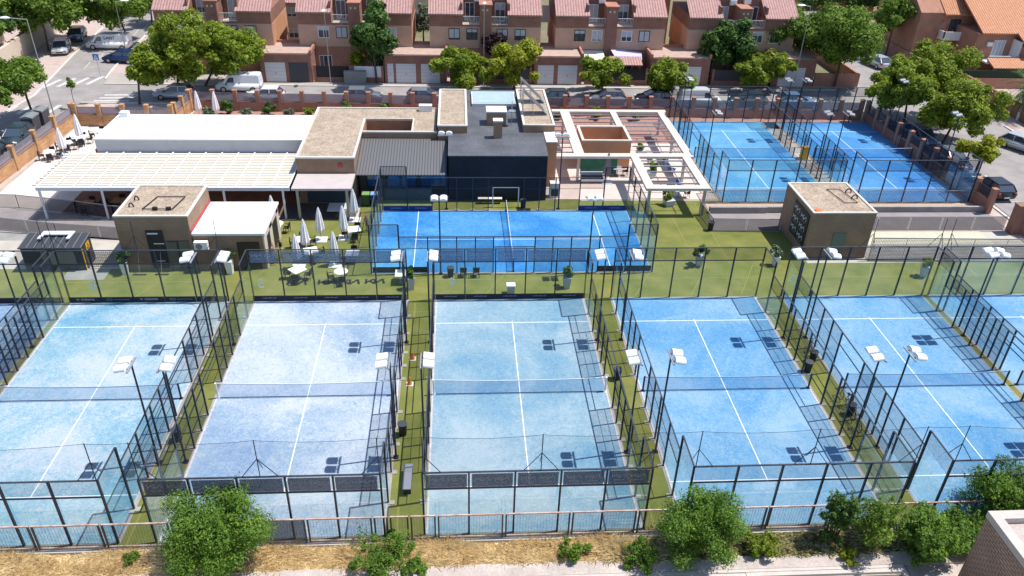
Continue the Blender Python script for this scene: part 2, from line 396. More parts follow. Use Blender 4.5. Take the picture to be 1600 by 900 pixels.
def cage(label, cx, cy, rz, group='padel court cages'):
    t = thing('padel_court_cage', label, 'padel court cage', (cx, cy, 0), rz, group)
    post_t = bmesh_box(.08, .1, TOP, 'black'); post_s = bmesh_box(.08, .08, MID, 'black')
    plate = MB().box(-.2,.12,-.13,.13,.013,.035).mesh('foot', 'concgrey')
    xr = 5.03; yr = HL+.05
    for sy in (-1, 1):
        for i in range(6):
            x = -5+2*i; 
            link('post', post_t, t, (x*(xr/5), sy*yr, 0))
        link('top_rail', bmesh_box(10.06-.08, .07, .05, 'railsunlit', False), t, (0, sy*yr, TOP+.026))
        link('mid_rail', bmesh_box(9.95, .055, .05, 'black', False), t, (0, sy*yr, MID))
        for i in range(5):
            link('glass_panel', bmesh_box(1.9, .012, MID-.12, 'glass'), t, (-4+2*i, sy*yr-sy*.056, .05))
            link('mesh_panel', bmesh_box(1.9, .006, TOP-MID-.05, 'mesh'), t, (-4+2*i, sy*yr, MID+.03))
    for sx in (-1, 1):
        for sy in (-1, 1):
            link('post', post_t, t, (sx*xr, sy*(yr-2), 0))
            for y in (6, 4, 1.45): link('post', post_s, t, (sx*xr, sy*y, 0))
            link('post', post_s, t, (sx*xr, sy*2.7, 0))
            for y in (8, 6, 4, 2.7, 1.45): link('foot_plate', plate, t, (sx*(xr+.1), sy*y, 0), 0 if sx < 0 else math.pi)
            link('top_rail', bmesh_box(.06, 2.0, .05, 'railsunlit', False), t, (sx*xr, sy*(yr-1), TOP+.027))
            link('glass_panel', bmesh_box(.012, 1.9, MID-.12, 'glass'), t, (sx*xr-sx*.056, sy*(yr-1.02), .05))
            link('mesh_panel', bmesh_box(.006, 1.9, TOP-MID-.05, 'mesh'), t, (sx*xr, sy*(yr-1), MID+.03))
            link('glass_panel', bmesh_box(.012, 1.88, 1.93, 'glass'), t, (sx*xr-sx*.056, sy*7, .05))
            link('mesh_panel', bmesh_box(.006, 1.88, MID-2.05, 'mesh'), t, (sx*xr, sy*7, 2.02))
            link('mesh_panel', bmesh_box(.006, 1.9, MID-.1, 'mesh'), t, (sx*xr, sy*5, .06))
            link('mesh_panel', bmesh_box(.006, 1.2, MID-.1, 'mesh'), t, (sx*xr, sy*3.35, .06))
            link('mesh_panel', bmesh_box(.006, 1.15, MID-.1, 'mesh'), t, (sx*xr, sy*2.07, .06))
            link('mid_rail', bmesh_box(.03, 2.0, .035, 'black', False), t, (sx*xr, sy*7, 1.99))
            for z in (1.0, 1.95): link('mid_rail', bmesh_box(.022, 4.5, .022, 'black', False), t, (sx*xr, sy*3.72, z))
        link('top_rail', bmesh_box(.055, 2*(yr-2), .055, 'railsunlit', False), t, (sx*xr, 0, MID+.028))
        link('gate_header', bmesh_box(.04, 2.86, .05, 'black', False), t, (sx*xr, 0, 2.1))
    return t
proto = cage('padel court cage at the far left edge, mostly cut off by the photo', CX[0]+5, .05, 0)
CAGES = {0: proto}
labs = {1: 'padel court cage around the pale turquoise court, left part of front row',
        2: 'padel court cage around the sand-whitened lavender court, second left of centre',
        3: 'padel court cage around the centre light blue court, grey bannered near end',
        4: 'padel court cage right of the centre court, clear glass ends without banners',
        5: 'padel court cage in front of the small flat-roofed brick kiosk with the dark sign',
        6: 'padel court cage cut off by the right edge of the photo'}
for k in range(1, 7): CAGES[k] = dup(proto, (CX[k]+5, .05, 0), 0, labs[k])
C4 = dup(proto, (5.45, 18.5, 0), R(90), 'crosswise padel court cage around the vivid blue court by the black hall')
B1 = dup(proto, (29.0, 35.05, 0), 0, 'left of the two padel court cages at the back, beside the white pergola')
B2 = dup(proto, (40.75, 35.05, 0), 0, 'right of the two padel court cages at the back, along the street wall')

def end_banners(t, sy, m, lm, y_off, which=range(5), two=True, lab=None):
    lg = logo_mesh(.62, .2, lm); tx = MB()
    for i in range(7): tx.quad((-.24+i*.07, 0, 0), (-.19+i*.07, 0, 0), (-.19+i*.07, 0, .035+.012*(i % 2)), (-.24+i*.07, 0, .035+.012*(i % 2)))
    tm = tx.mesh('small_print', lm)
    for i in which:
        b = link('advertising_banner', bmesh_box(1.78, .004, .82, m), t, (-4+2*i, sy*(HL+.05)-.02, MID+.045))
        if lab: b['label'] = lab
        for dx in (-.42, .42):
            link('logo', lg, b, (dx, -.006, .42)); link('small_print', tm, b, (dx, -.01, .25))
end_banners(CAGES[3], -1, 'banner', 'logogrey', 0); end_banners(CAGES[2], -1, 'banner', 'logogrey', 0)
end_banners(CAGES[3], 1, 'bannerblue', 'logopale', 0); end_banners(CAGES[2], 1, 'bannerblue', 'logopale', 0)
def skirts(t, y, items, rz=0, x=None, h=.42, m='skirt', tm='skirttxt', size=.2):
    for i, txt in items:
        if x is None: loc = (-4+2*i, y-.075, .03); r = 0; face = (0, -.012, h*.55)
        b = link('skirt_banner', bmesh_box(1.94, .01, h, m), t, loc, r)
        if txt:
            g = link('lettering', text_mesh(txt, size, tm), b, face); g.rotation_euler = (R(90), 0, 0)
yf = HL+.05
skirts(CAGES[1], yf, [(0,'VI  OGRAMA'),(1,''),(2,'VI  OGRAMA'),(3,''),(4,'')])
swm = MB().lathe([(.13,0),(.1,.02)], n=16)
for i in (1, 3):
    b = [c for c in kids(CAGES[1]) if c.name.startswith('skirt_banner')][i]
    e = MB()
    for j in range(12):
        a0, a1 = j*2*math.pi/12, (j+1)*2*math.pi/12
        for r in (.09,): e.quad((math.cos(a0)*.2-.5,0,math.sin(a0)*r), (math.cos(a1)*.2-.5,0,math.sin(a1)*r), (math.cos(a1)*.15-.5,0,math.sin(a1)*r*.6), (math.cos(a0)*.15-.5,0,math.sin(a0)*r*.6))
    for j in range(7): e.quad((-.2+j*.14,0,-.03), (-.12+j*.14,0,-.03), (-.12+j*.14,0,.03), (-.2+j*.14,0,.03))
    obj('emblem', e, 'skirttxt2', b, (0,-.014,.22))
skirts(CAGES[2], yf, [(i,'') for i in range(5)]); skirts(CAGES[3], yf, [(i,'') for i in range(5)])
skirts(CAGES[0], yf, [(i,'') for i in range(5)])
for k in (2, 3):
    for b in [c for c in kids(CAGES[k]) if c.name.startswith('skirt_banner')]:
        e = MB()
        for j in range(9): e.quad((-.45+j*.1,0,-.03), (-.38+j*.1,0,-.03), (-.37+j*.1,0,.02+.02*(j % 3)), (-.44+j*.1,0,.02+.02*(j % 3)))
        obj('emblem', e, 'skirttxt2', b, (0,-.014,.24))
# skirts round the vivid court's glass corners (world axes: local y runs along -x after the quarter turn)
for sx in (-1, 1):
    for j, sy in enumerate((-1, 1)):
        for q in (0, 1):
            b = link('skirt_banner', bmesh_box(.01, 1.92, .45, 'skirtblue' if sx > 0 else 'skirt'), C4, (sx*4.94, sy*(8.95-q*2), .03))
            e = MB()
            for jj in range(8): e.quad((0,-.5+jj*.12,-.04), (0,-.42+jj*.12,-.04), (0,-.42+jj*.12,.03+.02*(jj % 3)), (0,-.5+jj*.12,.03+.02*(jj % 3)))
            obj('emblem', e, 'skirttxt2', b, (-.012 if sx > 0 else .012,0,.24))

# nets
MAT['netfootshadow'] = mat('net_shadow_strip', (.03,.07,.2), rough=.8)  # navy strip painted in for the thin shadow along the net foot
def court_net(label, cx, cy, rz, post='black', band='whitemetal'):
    t = thing('court_net', label, 'net', (cx,cy,0), rz, 'nets across the padel courts')
    pm = MB().tube((0,0,.01), (0,0,1.05), .055, n=10).box(-.1,.1,-.1,.1,.02,.04)
    for s in (-1, 1): obj('net_post', pm, post, t, (s*4.86,0,0))
    n = MB(); N = 12
    for i in range(N):
        x0 = -4.8+9.6*i/N; x1 = -4.8+9.6*(i+1)/N; f = lambda x: .88+.12*(x/4.8)**2
        n.quad((x0,0,.03), (x1,0,.03), (x1,0,f(x1)), (x0,0,f(x0)))
    obj('net_mesh', n, 'cnet', t); obj('net_foot_shadow', MB().box(-4.8,4.8,-.01,.01,.03,.06), 'netfootshadow', t)
    b = MB()
    for i in range(N):
        x0 = -4.8+9.6*i/N; x1 = -4.8+9.6*(i+1)/N; f = lambda x: .9+.12*(x/4.8)**2
        b.bar((x0,0,f(x0)), (x1,0,f(x1)), .03, .05)
    obj('net_band', b, band, t)
    return t
MAT['dimband'] = mat('faded_net_band', (.3,.38,.5), rough=.8)
for k, s, p, bd in ((0,'net on the court at the far left edge','black','dimband'),(1,'net across the pale turquoise court, second from left','black','dimband'),
        (2,'net with white posts across the lavender whitish court','white','whitemetal'),(3,'net with white posts across the centre light blue court','white','whitemetal'),
        (4,'net with black posts across the court right of centre','black','dimband'),(5,'net across the court in front of the brick kiosk','black','dimband'),
        (6,'net on the court cut by the right edge','black','dimband')):
    court_net(s, CX[k]+5, .05, 0, p, bd)
court_net('net with a white band across the vivid blue court beside the black building', 5.45, 18.5, R(90))
court_net('net across the left one of the two back courts', 29.0, 35.05, 0, 'black', 'dimband')
court_net('net across the right one of the two back courts', 40.75, 35.05, 0, 'black', 'whitemetal')

# ------------------------------------------------------------------ floodlights
def hood():
    mb = MB(); n = 9; W = .25
    top = []; 
    for i in range(n):
        a = math.pi*i/(n-1); top.append((-math.cos(a)*W, math.sin(a)*.15+.05))
    outl = [(-W, 0)]+top+[(W, 0)]
    return mb.profile(outl, .0, .5, 'x')     # arched body, arch runs along y
HOOD = hood().mesh('hood', 'whitemetal')
LENS = MB().box(.03,.47,-.22,.22,-.02,-.002).mesh('lens', mat('lamp_lens', (.5,.52,.55), rough=.15))
BRK = MB().bar((-.05,0,-.06),(.12,0,-.02),.05).box(-.06,-.02,-.24,.24,-.1,-.04).mesh('bracket', 'grey')
HOOD_D = hood().mesh('hood', 'grey')
def lamp(label, x, y, side, h=6.05, n=2, axis='x', hd_mesh=None):
    """side=+1: heads reach towards +x; n=4 puts a pair on each side"""
    t = thing('floodlight_mast', label, 'floodlight', (x,y,0), 0 if axis == 'x' else R(-90), 'floodlight masts of the padel courts')
    obj('pole', MB().tube((0,0,0),(0,0,h),.055,.045,10).box(-.13,.13,-.13,.13,.03,.05), 'black', t, smooth=False)
    obj('cross_arm', MB().box(-.03,.03,-.6,.6,h-.02,h+.05), 'galv', t)
    for s in ((side,) if n == 2 else (-1, 1)):
        for dy in (-.3, .3):
            hd = link('floodlight_head', hd_mesh or HOOD, t, (s*.1, dy, h+.06), rot=(0, R(10)*1, 0 if s > 0 else math.pi))
            link('lens', LENS, hd); link('bracket', BRK, hd)
    return t
cn = {1:'pale turquoise court',2:'lavender whitish court',3:'centre court',4:'court right of centre',5:'court facing the brick kiosk'}
for k in (1, 2, 3, 4, 5):
    for side in (-1, 1):
        if (k == 1 and side < 0) or (k == 5 and side > 0): continue
        for y, yn in ((-4.9,'near'),(5.1,'far')):
            lamp(f"{yn} {'left' if side<0 else 'right'} floodlight mast of the {cn[k]}, two white hoods", CX[k]+5+side*5.2, y, -side)
for y, yn in ((-4.9,'near'),(5.1,'far')):
    lamp(f'{yn} four-headed floodlight mast in the narrow gap at the left edge', CX[1]-.27, y, 1, n=4)
    lamp(f'{yn} four-headed floodlight mast in the narrow gap at the right edge', CX[6]-.27, y, 1, n=4)
lamp('near left floodlight mast of the vivid blue court, hoods facing away', .31, 13.35, 1, 5.95, axis='y')
lamp('near right floodlight mast of the vivid blue court', 10.75, 13.35, 1, 5.95, axis='y')
lamp('far left floodlight mast of the vivid blue court, by the black building', .6, 23.8, -1, 6.3, axis='y')
lamp('far right floodlight mast of the vivid blue court, below the pergola', 9.8, 23.8, -1, 6.2, axis='y')
for (x, y, s, lb) in ((23.75,30.2,1,'near left mast of the left back court'),(23.75,39.9,1,'far left mast of the left back court'),
      (34.25,30.2,-1,'near right mast of the left back court'),(34.25,39.9,-1,'far right mast of the left back court'),
      (35.5,30.2,1,'near left mast of the right back court'),(35.5,39.9,1,'far left mast of the right back court'),
      (45.95,30.2,-1,'near right mast of the right back court'),(45.95,39.9,-1,'far right mast of the right back court')):
    lamp('floodlight, '+lb, x, y, s, hd_mesh=HOOD_D)

# ------------------------------------------------------------------ ball-stop masts and net
def mast(label, x, y, b=(-1, 1)):
    t = thing('net_mast', label, 'net mast', (x,y,TOP+.05), 0, 'ball-stop net masts on the cage tops')
    obj('mast_pole', MB().tube((0,0,0),(0,0,2.05),.022,n=6), 'black', t)
    for s in b: obj('brace', MB().tube((0,0,1.0),(s*.75,0,0),.018,n=6), 'black', t)
    obj('brace', MB().tube((0,0,1.0),(0,.5 if y < 0 else -.5,0),.018,n=6), 'black', t)
ny = -HL-.0
for x, b, lb in ((CX[1]+.05,(1,),'left end of the pale turquoise court'),(CX[1]+10,(-1,),'right end of the pale turquoise court'),(CX[2],(1,),'left end of the lavender court'),(CX[2]+5,(-1,1),'middle of the lavender court'),
      (CX[2]+10,(-1,),'right end of the lavender court'),(0.02,(1,),'left end of the centre court'),(5.1,(-1,1),'middle of the centre court'),(9.98,(-1,),'right end of the centre court'),
      (CX[4]+.03,(1,),'left end of the court right of centre'),(CX[4]+5.2,(-1,1),'middle of the court right of centre'),(CX[4]+10,(-1,),'right end of the court right of centre'),
      (CX[5]+.03,(1,),'left end of the rightmost near court')):
    mast('net mast on near cage top, '+lb, x, ny, b)
fy = HL+.1
for x, b, lb in ((CX[1]-.55,(-1,),'right end of the edge court'),(CX[1],(1,),'left end of the turquoise court'),(CX[1]+5,(-1,1),'middle of the turquoise court'),(CX[1]+10,(-1,),'right end of the turquoise court'),
      (CX[5]+5.3,(-1,),'middle of the court by the kiosk'),(CX[5]+10,(-1,),'right end of the court by the kiosk'),(CX[6]+.1,(1,),'left end of the court at the right edge')):
    mast('net mast on far cage top, '+lb, x, fy, b)
nb = thing('ball_stop_net', 'fine grey ball-stop net strung above the near ends of the cages', 'safety net', (0, ny, TOP+.05))
xs = [CX[1]+.05, CX[1]+10, CX[2], CX[2]+5, CX[2]+10, .02, 5.1, 9.98, CX[4], CX[4]+5.2, CX[4]+10, CX[5], CX[5]+10]
n = MB(); cb = MB()
for a, b in zip(xs[:-1], xs[1:]):
    for i in range(8):
        f = lambda t: 2.02-.14*(b-a)/5*4*t*(1-t)
        t0, t1 = i/8, (i+1)/8; xa, xb = a+(b-a)*t0, a+(b-a)*t1
        n.quad((xa,0,.03),(xb,0,.03),(xb,0,f(t1)),(xa,0,f(t0))); cb.tube((xa,0,f(t0)),(xb,0,f(t1)),.008,n=4,caps=False)
obj('net_fabric', n, 'net', nb); obj('top_cable', cb, 'black', nb)

# ------------------------------------------------------------------ materials of the buildings
MAT.update(
 gravel=mat('roof_gravel', (.24,.18,.13), (.46,.37,.285), scale=6, rough=1, detail=6, fine=(1.2,.16), lo=.3, hi=.62, bump=.5, bscale=25),
 tanbrick=brick('tan_brick', (.33,.215,.145), (.28,.18,.12), (.25,.17,.12), bw=.24, bh=.055, msize=.008, noise=.15),
 orbrick=brick('orange_stone', (.55,.3,.15), (.42,.2,.09), (.5,.34,.2), bw=.5, bh=.17, msize=.02, noise=.25),
 redbrick=brick('red_brick', (.43,.2,.135), (.36,.165,.115), (.4,.25,.18), bw=.25, bh=.06, msize=.008, noise=.12),
 brownbrick=brick('brown_brick', (.31,.15,.11), (.26,.12,.09), (.29,.18,.14), bw=.25, bh=.06, msize=.008, noise=.15),
 beigebrick=brick('beige_brick', (.58,.37,.28), (.54,.34,.25), (.52,.36,.28), bw=.25, bh=.06, msize=.008, noise=.08),
 orangewall=mat('orange_render', (.6,.31,.18), (.52,.26,.14), scale=.6, rough=.9),
 stucco=mat('cream_stucco', (.62,.52,.42), (.54,.45,.36), scale=.5, rough=.95, fine=(10,.1)),
 cap=mat('pale_coping', (.68,.63,.57), (.6,.56,.5), scale=1.5, rough=.85),
 whiteroof=mat('white_roof_membrane', (.82,.82,.82), (.76,.76,.77), scale=.5, rough=.6, fine=(6,.03)),
 palewall=mat('pale_grey_wall', (.5,.51,.55), (.46,.47,.51), scale=1, rough=.8),
 blackwall=mat('black_cladding', (.006,.008,.016), (.012,.014,.024), scale=.8, rough=.55, fine=(8,.2)),
 slate=mat('dark_roof_membrane', (.075,.08,.092), (.12,.125,.14), scale=.55, rough=.55, detail=8, fine=(5,.2), bump=.2, bscale=3),
 ribbed=stripes('ribbed_metal_roof', (.17,.165,.17), (.09,.09,.095), .24, .3, 0, rough=.45, metal=.2),
 roofglass=mat('skylight_glass', (.36,.47,.47), (.46,.56,.55), scale=.7, rough=.12, spec=1),
 winglass=mat('window_glass', (.05,.07,.1), rough=.06, spec=1),
 winglass2=mat('window_glass_blue_reflection', (.03,.09,.26), rough=.06, spec=1),  # blue reflection put into the glass colour
 shutter=mat('shutter_pale', (.5,.53,.58), (.42,.45,.5), scale=2, rough=.6),
 terr=mat('terrace_paving', (.6,.47,.42), (.66,.54,.49), scale=.8, rough=.9, fine=(6,.06)),
 terrw=mat('terrace_paving_white', (.7,.63,.58), (.62,.54,.5), scale=.8, rough=.9, fine=(6,.05)),
 deck=mat('deck_brown', (.25,.11,.07), (.18,.09,.06), scale=1.5, rough=.8),
 mulch=mat('red_bark_mulch', (.28,.13,.1), (.42,.24,.2), scale=6, rough=1, fine=(25,.4)),
 fabric=mat('cream_fabric', (.74,.7,.62), (.7,.66,.58), scale=2, rough=.8),
 beam=mat('pergola_beam_cream', (.62,.57,.5), (.56,.51,.45), scale=1, rough=.7),
 red=mat('red_trim', (.45,.05,.06), rough=.7),
 signblack=mat('sign_black', (.015,.015,.02), rough=.5),
 letter=mat('sign_lettering', (.75,.76,.78), rough=.6),
 panelgrey=sheer('wall_screen_sheet', (.75,.73,.78), .5, (.33,.3,.33)),
 rooftile=tiles('pink_roof_tiles', (.42,.23,.21), (.53,.33,.3)),
 rooftile2=tiles('orange_roof_tiles', (.5,.215,.115), (.6,.3,.175)),
 garagewhite=stripes('garage_door_white', (.62,.63,.66), (.45,.46,.49), .42, .08, 2, rough=.5),
 yellow=mat('yellow_paint', (.75,.45,.03), rough=.5),
 wood=mat('warm_wood', (.4,.22,.1), (.3,.16,.07), scale=5, rough=.7),
 fencegrid=grid_mat('steel_fence_grid', (.2,.19,.2), .12, .12, .03),
 fencegrid2=grid_mat('dark_fence_bars', (.05,.045,.05), .1, None, .028),
 sheerdark=sheer('perforated_sheet_dark', (.8,.8,.8), .55, (.1,.09,.11)),
)
# ------------------------------------------------------------------ ground round the club
sheet('terrace_floor', rect(-36, -11.2, 21.9, 43), .004, 'terrw')
sheet('terrace_floor', rect(9.6, 23.6, 25.6, 42.2), .004, 'terr')
sheet('deck_floor', rect(-29.6, -11.6, 22.6, 29), .008, 'deck')
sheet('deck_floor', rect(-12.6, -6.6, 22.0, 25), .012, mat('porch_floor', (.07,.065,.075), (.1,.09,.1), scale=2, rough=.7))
sheet('planting_strip', rect(-26, 45.6, 43, 47.6), .004, 'mulch')
sheet('planting_strip', rect(10, 23.6, 38.6, 43), .008, 'mulch')
sheet('path', rect(34.2, 35.5, 25.2, 45), .004, 'conc')
sheet('planting_strip', rect(22.4, 45.7, 23.3, 25.0), .008, mat('pink_gravel', (.5,.36,.28), (.42,.29,.22), scale=5, rough=1, fine=(20,.2)))
sheet('access_ramp', [(21.5,19.9),(46.2,19.8),(47.2,22.6),(45.5,23.1),(22.3,22.9)], .008, mat('ramp_surface', (.3,.26,.26), (.25,.22,.22), scale=.7, rough=.95, fine=(12,.1)))
sheet('path', rect(32.4, 43.6, 17.4, 19.6), .012, mat('cream_concrete', (.55,.52,.4), (.5,.47,.36), scale=1, rough=.9))
sheet('path', rect(32.2, 46, 15.2, 17.4), .008, 'concgrey')
sheet('path', rect(-38, -21.9, 14.4, 18.6), .012, 'conc')
sheet('access_ramp', [(-38,20.8),(-33,20.6),(-28.4,19.6),(-21.9,18.4),(-21.9,20.6),(-25.1,22.0),(-28.3,22.9),(-33.2,23.9),(-38,24.2)], .016, mat('ramp_surface_left', (.27,.24,.235), (.22,.2,.2), scale=.8, rough=.95, fine=(12,.1)))
sheet('path', [(-38,18.6),(-21.9,18.6),(-21.9,18.35),(-28.4,19.5),(-33,20.5),(-38,20.7)], .008, 'concgrey')
sheet('manhole_slab', rect(-25.4,-22.6,12.9,14.6), .008, 'concgrey')

def parapet(x0, x1, y0, y1, z, m='cap', w=.16, h=.12, parent=None, gaps=''):
    mb = MB()
    if 'f' not in gaps: mb.box(x0-.03, x1+.03, y0-.03, y0+w, z, z+h)
    if 'b' not in gaps: mb.box(x0-.03, x1+.03, y1-w, y1+.03, z, z+h)
    if 'l' not in gaps: mb.box(x0-.03, x0+w, y0+w, y1-w, z, z+h)
    if 'r' not in gaps: mb.box(x1-w, x1+.03, y0+w, y1-w, z, z+h)
    return obj('coping', mb, m, parent)
def part(name, bx, m, parent, **k): return obj(name, MB().box(*bx), m, parent, **k)
def window(parent, x, y, z, w_, h_, frame='white', glass='winglass', face='-y', bars=1, shut=0, depth=.06):
    """a framed window on a wall plane; face -y (front), +x (right side)"""
    g = thing_part = link('window', None, parent)
    bpy.data.objects.remove(g)
    f = MB(); t = .07
    def bx(u0,u1,z0,z1,d0,d1,mb):
        if face == '-y': mb.box(x+u0, x+u1, y-d1, y-d0, z+z0, z+z1)
        elif face == '+x': mb.box(x+d0, x+d1, y+u0, y+u1, z+z0, z+z1)
        else: mb.box(x-d1, x-d0, y+u0, y+u1, z+z0, z+z1)
    for a in ((0,w_,0,t),(0,w_,h_-t,h_),(0,t,t,h_-t),(w_-t,w_,t,h_-t)): bx(*a, 0, depth, f)
    for i in range(bars):
        c = w_*(i+1)/(bars+1); bx(c-.03,c+.03,t,h_-t,0,depth,f)
    fo = obj('window', f, frame, parent)
    p = MB(); bx(t,w_-t,t,h_-t,.005,.02,p); obj('pane', p, glass, fo)
    if shut:
        s = MB(); bx(t,w_-t,h_-t-shut*(h_-2*t),h_-t,.022,.045,s); obj('shutter', s, 'shutter', fo)
    return fo

# ---- white hall
t = thing('event_hall', 'long low white-roofed hall behind the cream pergola', 'hall', (-19.7,32,0))
def P(o, root): o.parent = root; o.location = tuple(Vector(o.location)-Vector(root.location)); return o
def bpart(root, name, bx, m):
    x,y,z = root.location; b = (bx[0]-x,bx[1]-x,bx[2]-y,bx[3]-y,bx[4]-z,bx[5]-z)
    return obj(name, MB().box(*b), m, root)
def mpart(root, name, mb, m, smooth=False):
    return P(obj(name, mb, m, None, smooth=smooth), root)
bpart(t, 'wall', (-28.5,-11.3,29.3,35.2,0,3.75), 'palewall')
bpart(t, 'roof', (-28.6,-11.32,29.2,35.3,3.75,3.85), 'whiteroof')
bpart(t, 'red_end_panel', (-28.62,-28.52,29.25,31.5,0,2.9), 'red')
bpart(t, 'ridge_vent', (-28.2,-27.5,34.4,35.0,3.85,4.3), 'whitemetal')
# ---- cream pergola, 7 bays
t = thing('fabric_pergola', 'long white steel pergola roofed with cream fabric slats', 'pergola', (-20.5,22.3,0))
x0, x1, y0, y1, z = -30.3, -11.5, 22.1, 29.15, 2.66
fab = MB(); n = 21
for i in range(n):
    ya = y0+.1+(y1-y0-.1)*i/n; yb = y0+.1+(y1-y0-.1)*(i+1)/n-.05
    ym = (ya+yb)/2
    fab.quad((x0+.05,ya,z),(x1,ya,z),(x1,ym,z-.07),(x0+.05,ym,z-.07)); fab.quad((x0+.05,ym,z-.07),(x1,ym,z-.07),(x1,yb,z),(x0+.05,yb,z))
mpart(t, 'fabric_roof', fab, 'fabric')
for i in range(n-1):
    pass
sl = MB()
for i in range(1, n): ya = y0+.1+(y1-y0-.1)*i/n; sl.box(x0-(.5 if i % 2 else .35), x1, ya-.045, ya-.005, z-.02, z+.03)
mpart(t, 'slats', sl, mat('slat_tan', (.36,.27,.21), rough=.7))
for i in range(15):
    x = x0+(x1-x0)*i/14; mpart(t, 'rafter', MB().box(x-.05, x+.05, y0+.06, y1, z+.032, z+.1), 'whitemetal')
mpart(t, 'front_beam', MB().box(x0-.05, x1+.05, y0-.08, y0+.05, z-.22, z+.06), 'whitemetal')
for x in (-30.2,-25.6,-21,-16.5,-12): mpart(t, 'post', MB().box(x-.07,x+.07,y0-.0,y0+.14,0,z-.22), 'whitemetal')
# ---- bar building (L-shaped gravel roof with a light well)
t = thing('bar_building', 'tan brick bar building with flat gravel roof and open light well', 'building', (-6,31,0))
B = MB()
for b in ((-11.3,-6.75,24.95,37),(-6.75,-.25,34.0,37),(-2.45,-.25,30.8,34.0)): B.box(b[0],b[1],b[2],b[3],0,3.88)
B.box(-6.75,-2.45,30.8,30.98,0,3.88)
mpart(t, 'wall', B, 'tanbrick')
G = MB()
for b in ((-11.15,-6.85,25.1,36.9),(-6.85,-.35,34.1,36.9),(-2.35,-.35,30.95,34.1)): G.box(b[0],b[1],b[2],b[3],3.88,3.95)
mpart(t, 'gravel_roof', G, 'gravel')
cp = MB()
for b in ((-11.35,-11.15,24.9,37.05),(-11.15,-6.85,24.9,25.1),(-6.85,-6.67,24.9,34.1),(-6.67,-2.45,30.74,30.95),(-2.45,-.2,30.74,30.92),(-11.15,-.2,36.9,37.05),(-6.67,-2.35,34.0,34.12),(-2.45,-2.33,30.95,34.0)):
    cp.box(b[0],b[1],b[2],b[3],3.9,4.04)
mpart(t, 'coping', cp, 'cap')
iw = MB().box(-6.66,-2.46,33.96,33.998,.1,3.88).box(-6.66,-6.62,30.99,33.96,.1,3.88)
mpart(t, 'light_well_lining', iw, mat('light_well_boards', (.42,.22,.13), (.34,.17,.1), scale=2, rough=.8))
mpart(t, 'roof_unit', MB().box(-2.0,-.8,36.2,36.8,3.95,4.5), 'whitemetal')
mpart(t, 'alarm_box', MB().box(-8.05,-7.7,24.86,24.948,3.2,3.5), 'red')
mpart(t, 'glass_front', MB().box(-10.7,-7.0,24.9,24.946,.1,2.35), 'winglass')
# porch
t = thing('porch', 'flat white slab porch roof on two grey posts, right of the cream pergola', 'porch', (-9,22.1,0))
mpart(t, 'slab', MB().box(-11.3,-6.7,21.95,24.85,2.48,2.66), mat('porch_slab', (.52,.45,.43), (.46,.41,.41), scale=1.2, rough=.7))
for x in (-10.9,-7.1): mpart(t, 'post', MB().box(x-.1,x+.1,22.1,22.3,0,2.48), 'galv')
# ribbed roof lean-to
t = thing('lean_to', 'low dark building with a ribbed grey metal roof and blue reflecting windows', 'building', (-3.2,28,0))
mpart(t, 'roof', MB().profile([(25.0,2.5),(30.72,3.42),(30.72,3.34),(25.0,2.42)], -6.72, .62, 'x'), 'ribbed')
mpart(t, 'wall', MB().box(-6.6,.7,26.2,30.6,0,2.4), 'darkgrey')
for x, w_ in ((-5.9,1.1),(-4.3,1.0),(-3.1,1.2),(-1.5,1.6),(.05,.6)):
    f = mpart(t, 'window', MB().box(x-.06,x+w_+.06,26.13,26.2,.9,2.3), 'signblack')
    g = mpart(f, 'pane', MB().box(x,x+w_,26.11,26.129,1.0,2.22), 'winglass2'); g.location = (0,0,0)
mpart(t, 'counter', MB().box(-4.6,-.6,25.5,26.0,.0,1.0), 'darkgrey')
# black hall with towers
t = thing('black_hall', 'dark windowless hall with black walls and grey membrane roof beside the vivid court', 'hall', (4.8,34,0))
mpart(t, 'wall', MB().prism([(.8,25.45),(8.9,25.45),(9.0,31.0),(7.2,31.0),(7.2,42.6),(2.4,42.6),(2.4,31.0),(.8,31.0)], 0, 3.93), 'blackwall')
mpart(t, 'roof', MB().prism([(.76,25.41),(8.94,25.41),(9.04,31.04),(7.24,31.04),(7.24,42.6),(2.36,42.6),(2.36,31.04),(.76,31.04)], 3.93, 4.01), 'slate')
sk = mpart(t, 'skylight', MB().box(2.9,7.1,37.6,41.3,4.01,4.28), 'whitemetal')
s2 = mpart(sk, 'glazing', MB().box(3.02,6.98,37.72,41.18,4.28,4.33), 'roofglass'); s2.location = (0,0,0)
def chimney(x0,x1,y0,y1,z1):
    c = mpart(t, 'chimney', MB().box(x0,x1,y0,y1,4.01,z1), 'tanbrick')
    d = mpart(c, 'cap', MB().box(x0-.06,x1+.06,y0-.06,y1+.06,z1+.02,z1+.14).box(x0+.05,x1-.05,y0+.05,y1-.05,z1-.01,z1+.02), 'whitemetal'); d.location = (0,0,0)
chimney(4.15,5.85,32.5,33.9,5.15); chimney(4.62,5.34,29.3,29.9,5.45)
ds = MB().tube((6.35,32.6,4.01),(6.35,32.6,6.2),.03).lathe([(.02,0),(.25,.05),(.34,.14),(.34,.16),(.02,.07)], (6.35,32.5,5.2), 12)
tag(obj('satellite_dish', ds, 'galv'), 'small grey satellite dish on its mast on the dark roof', 'satellite dish')
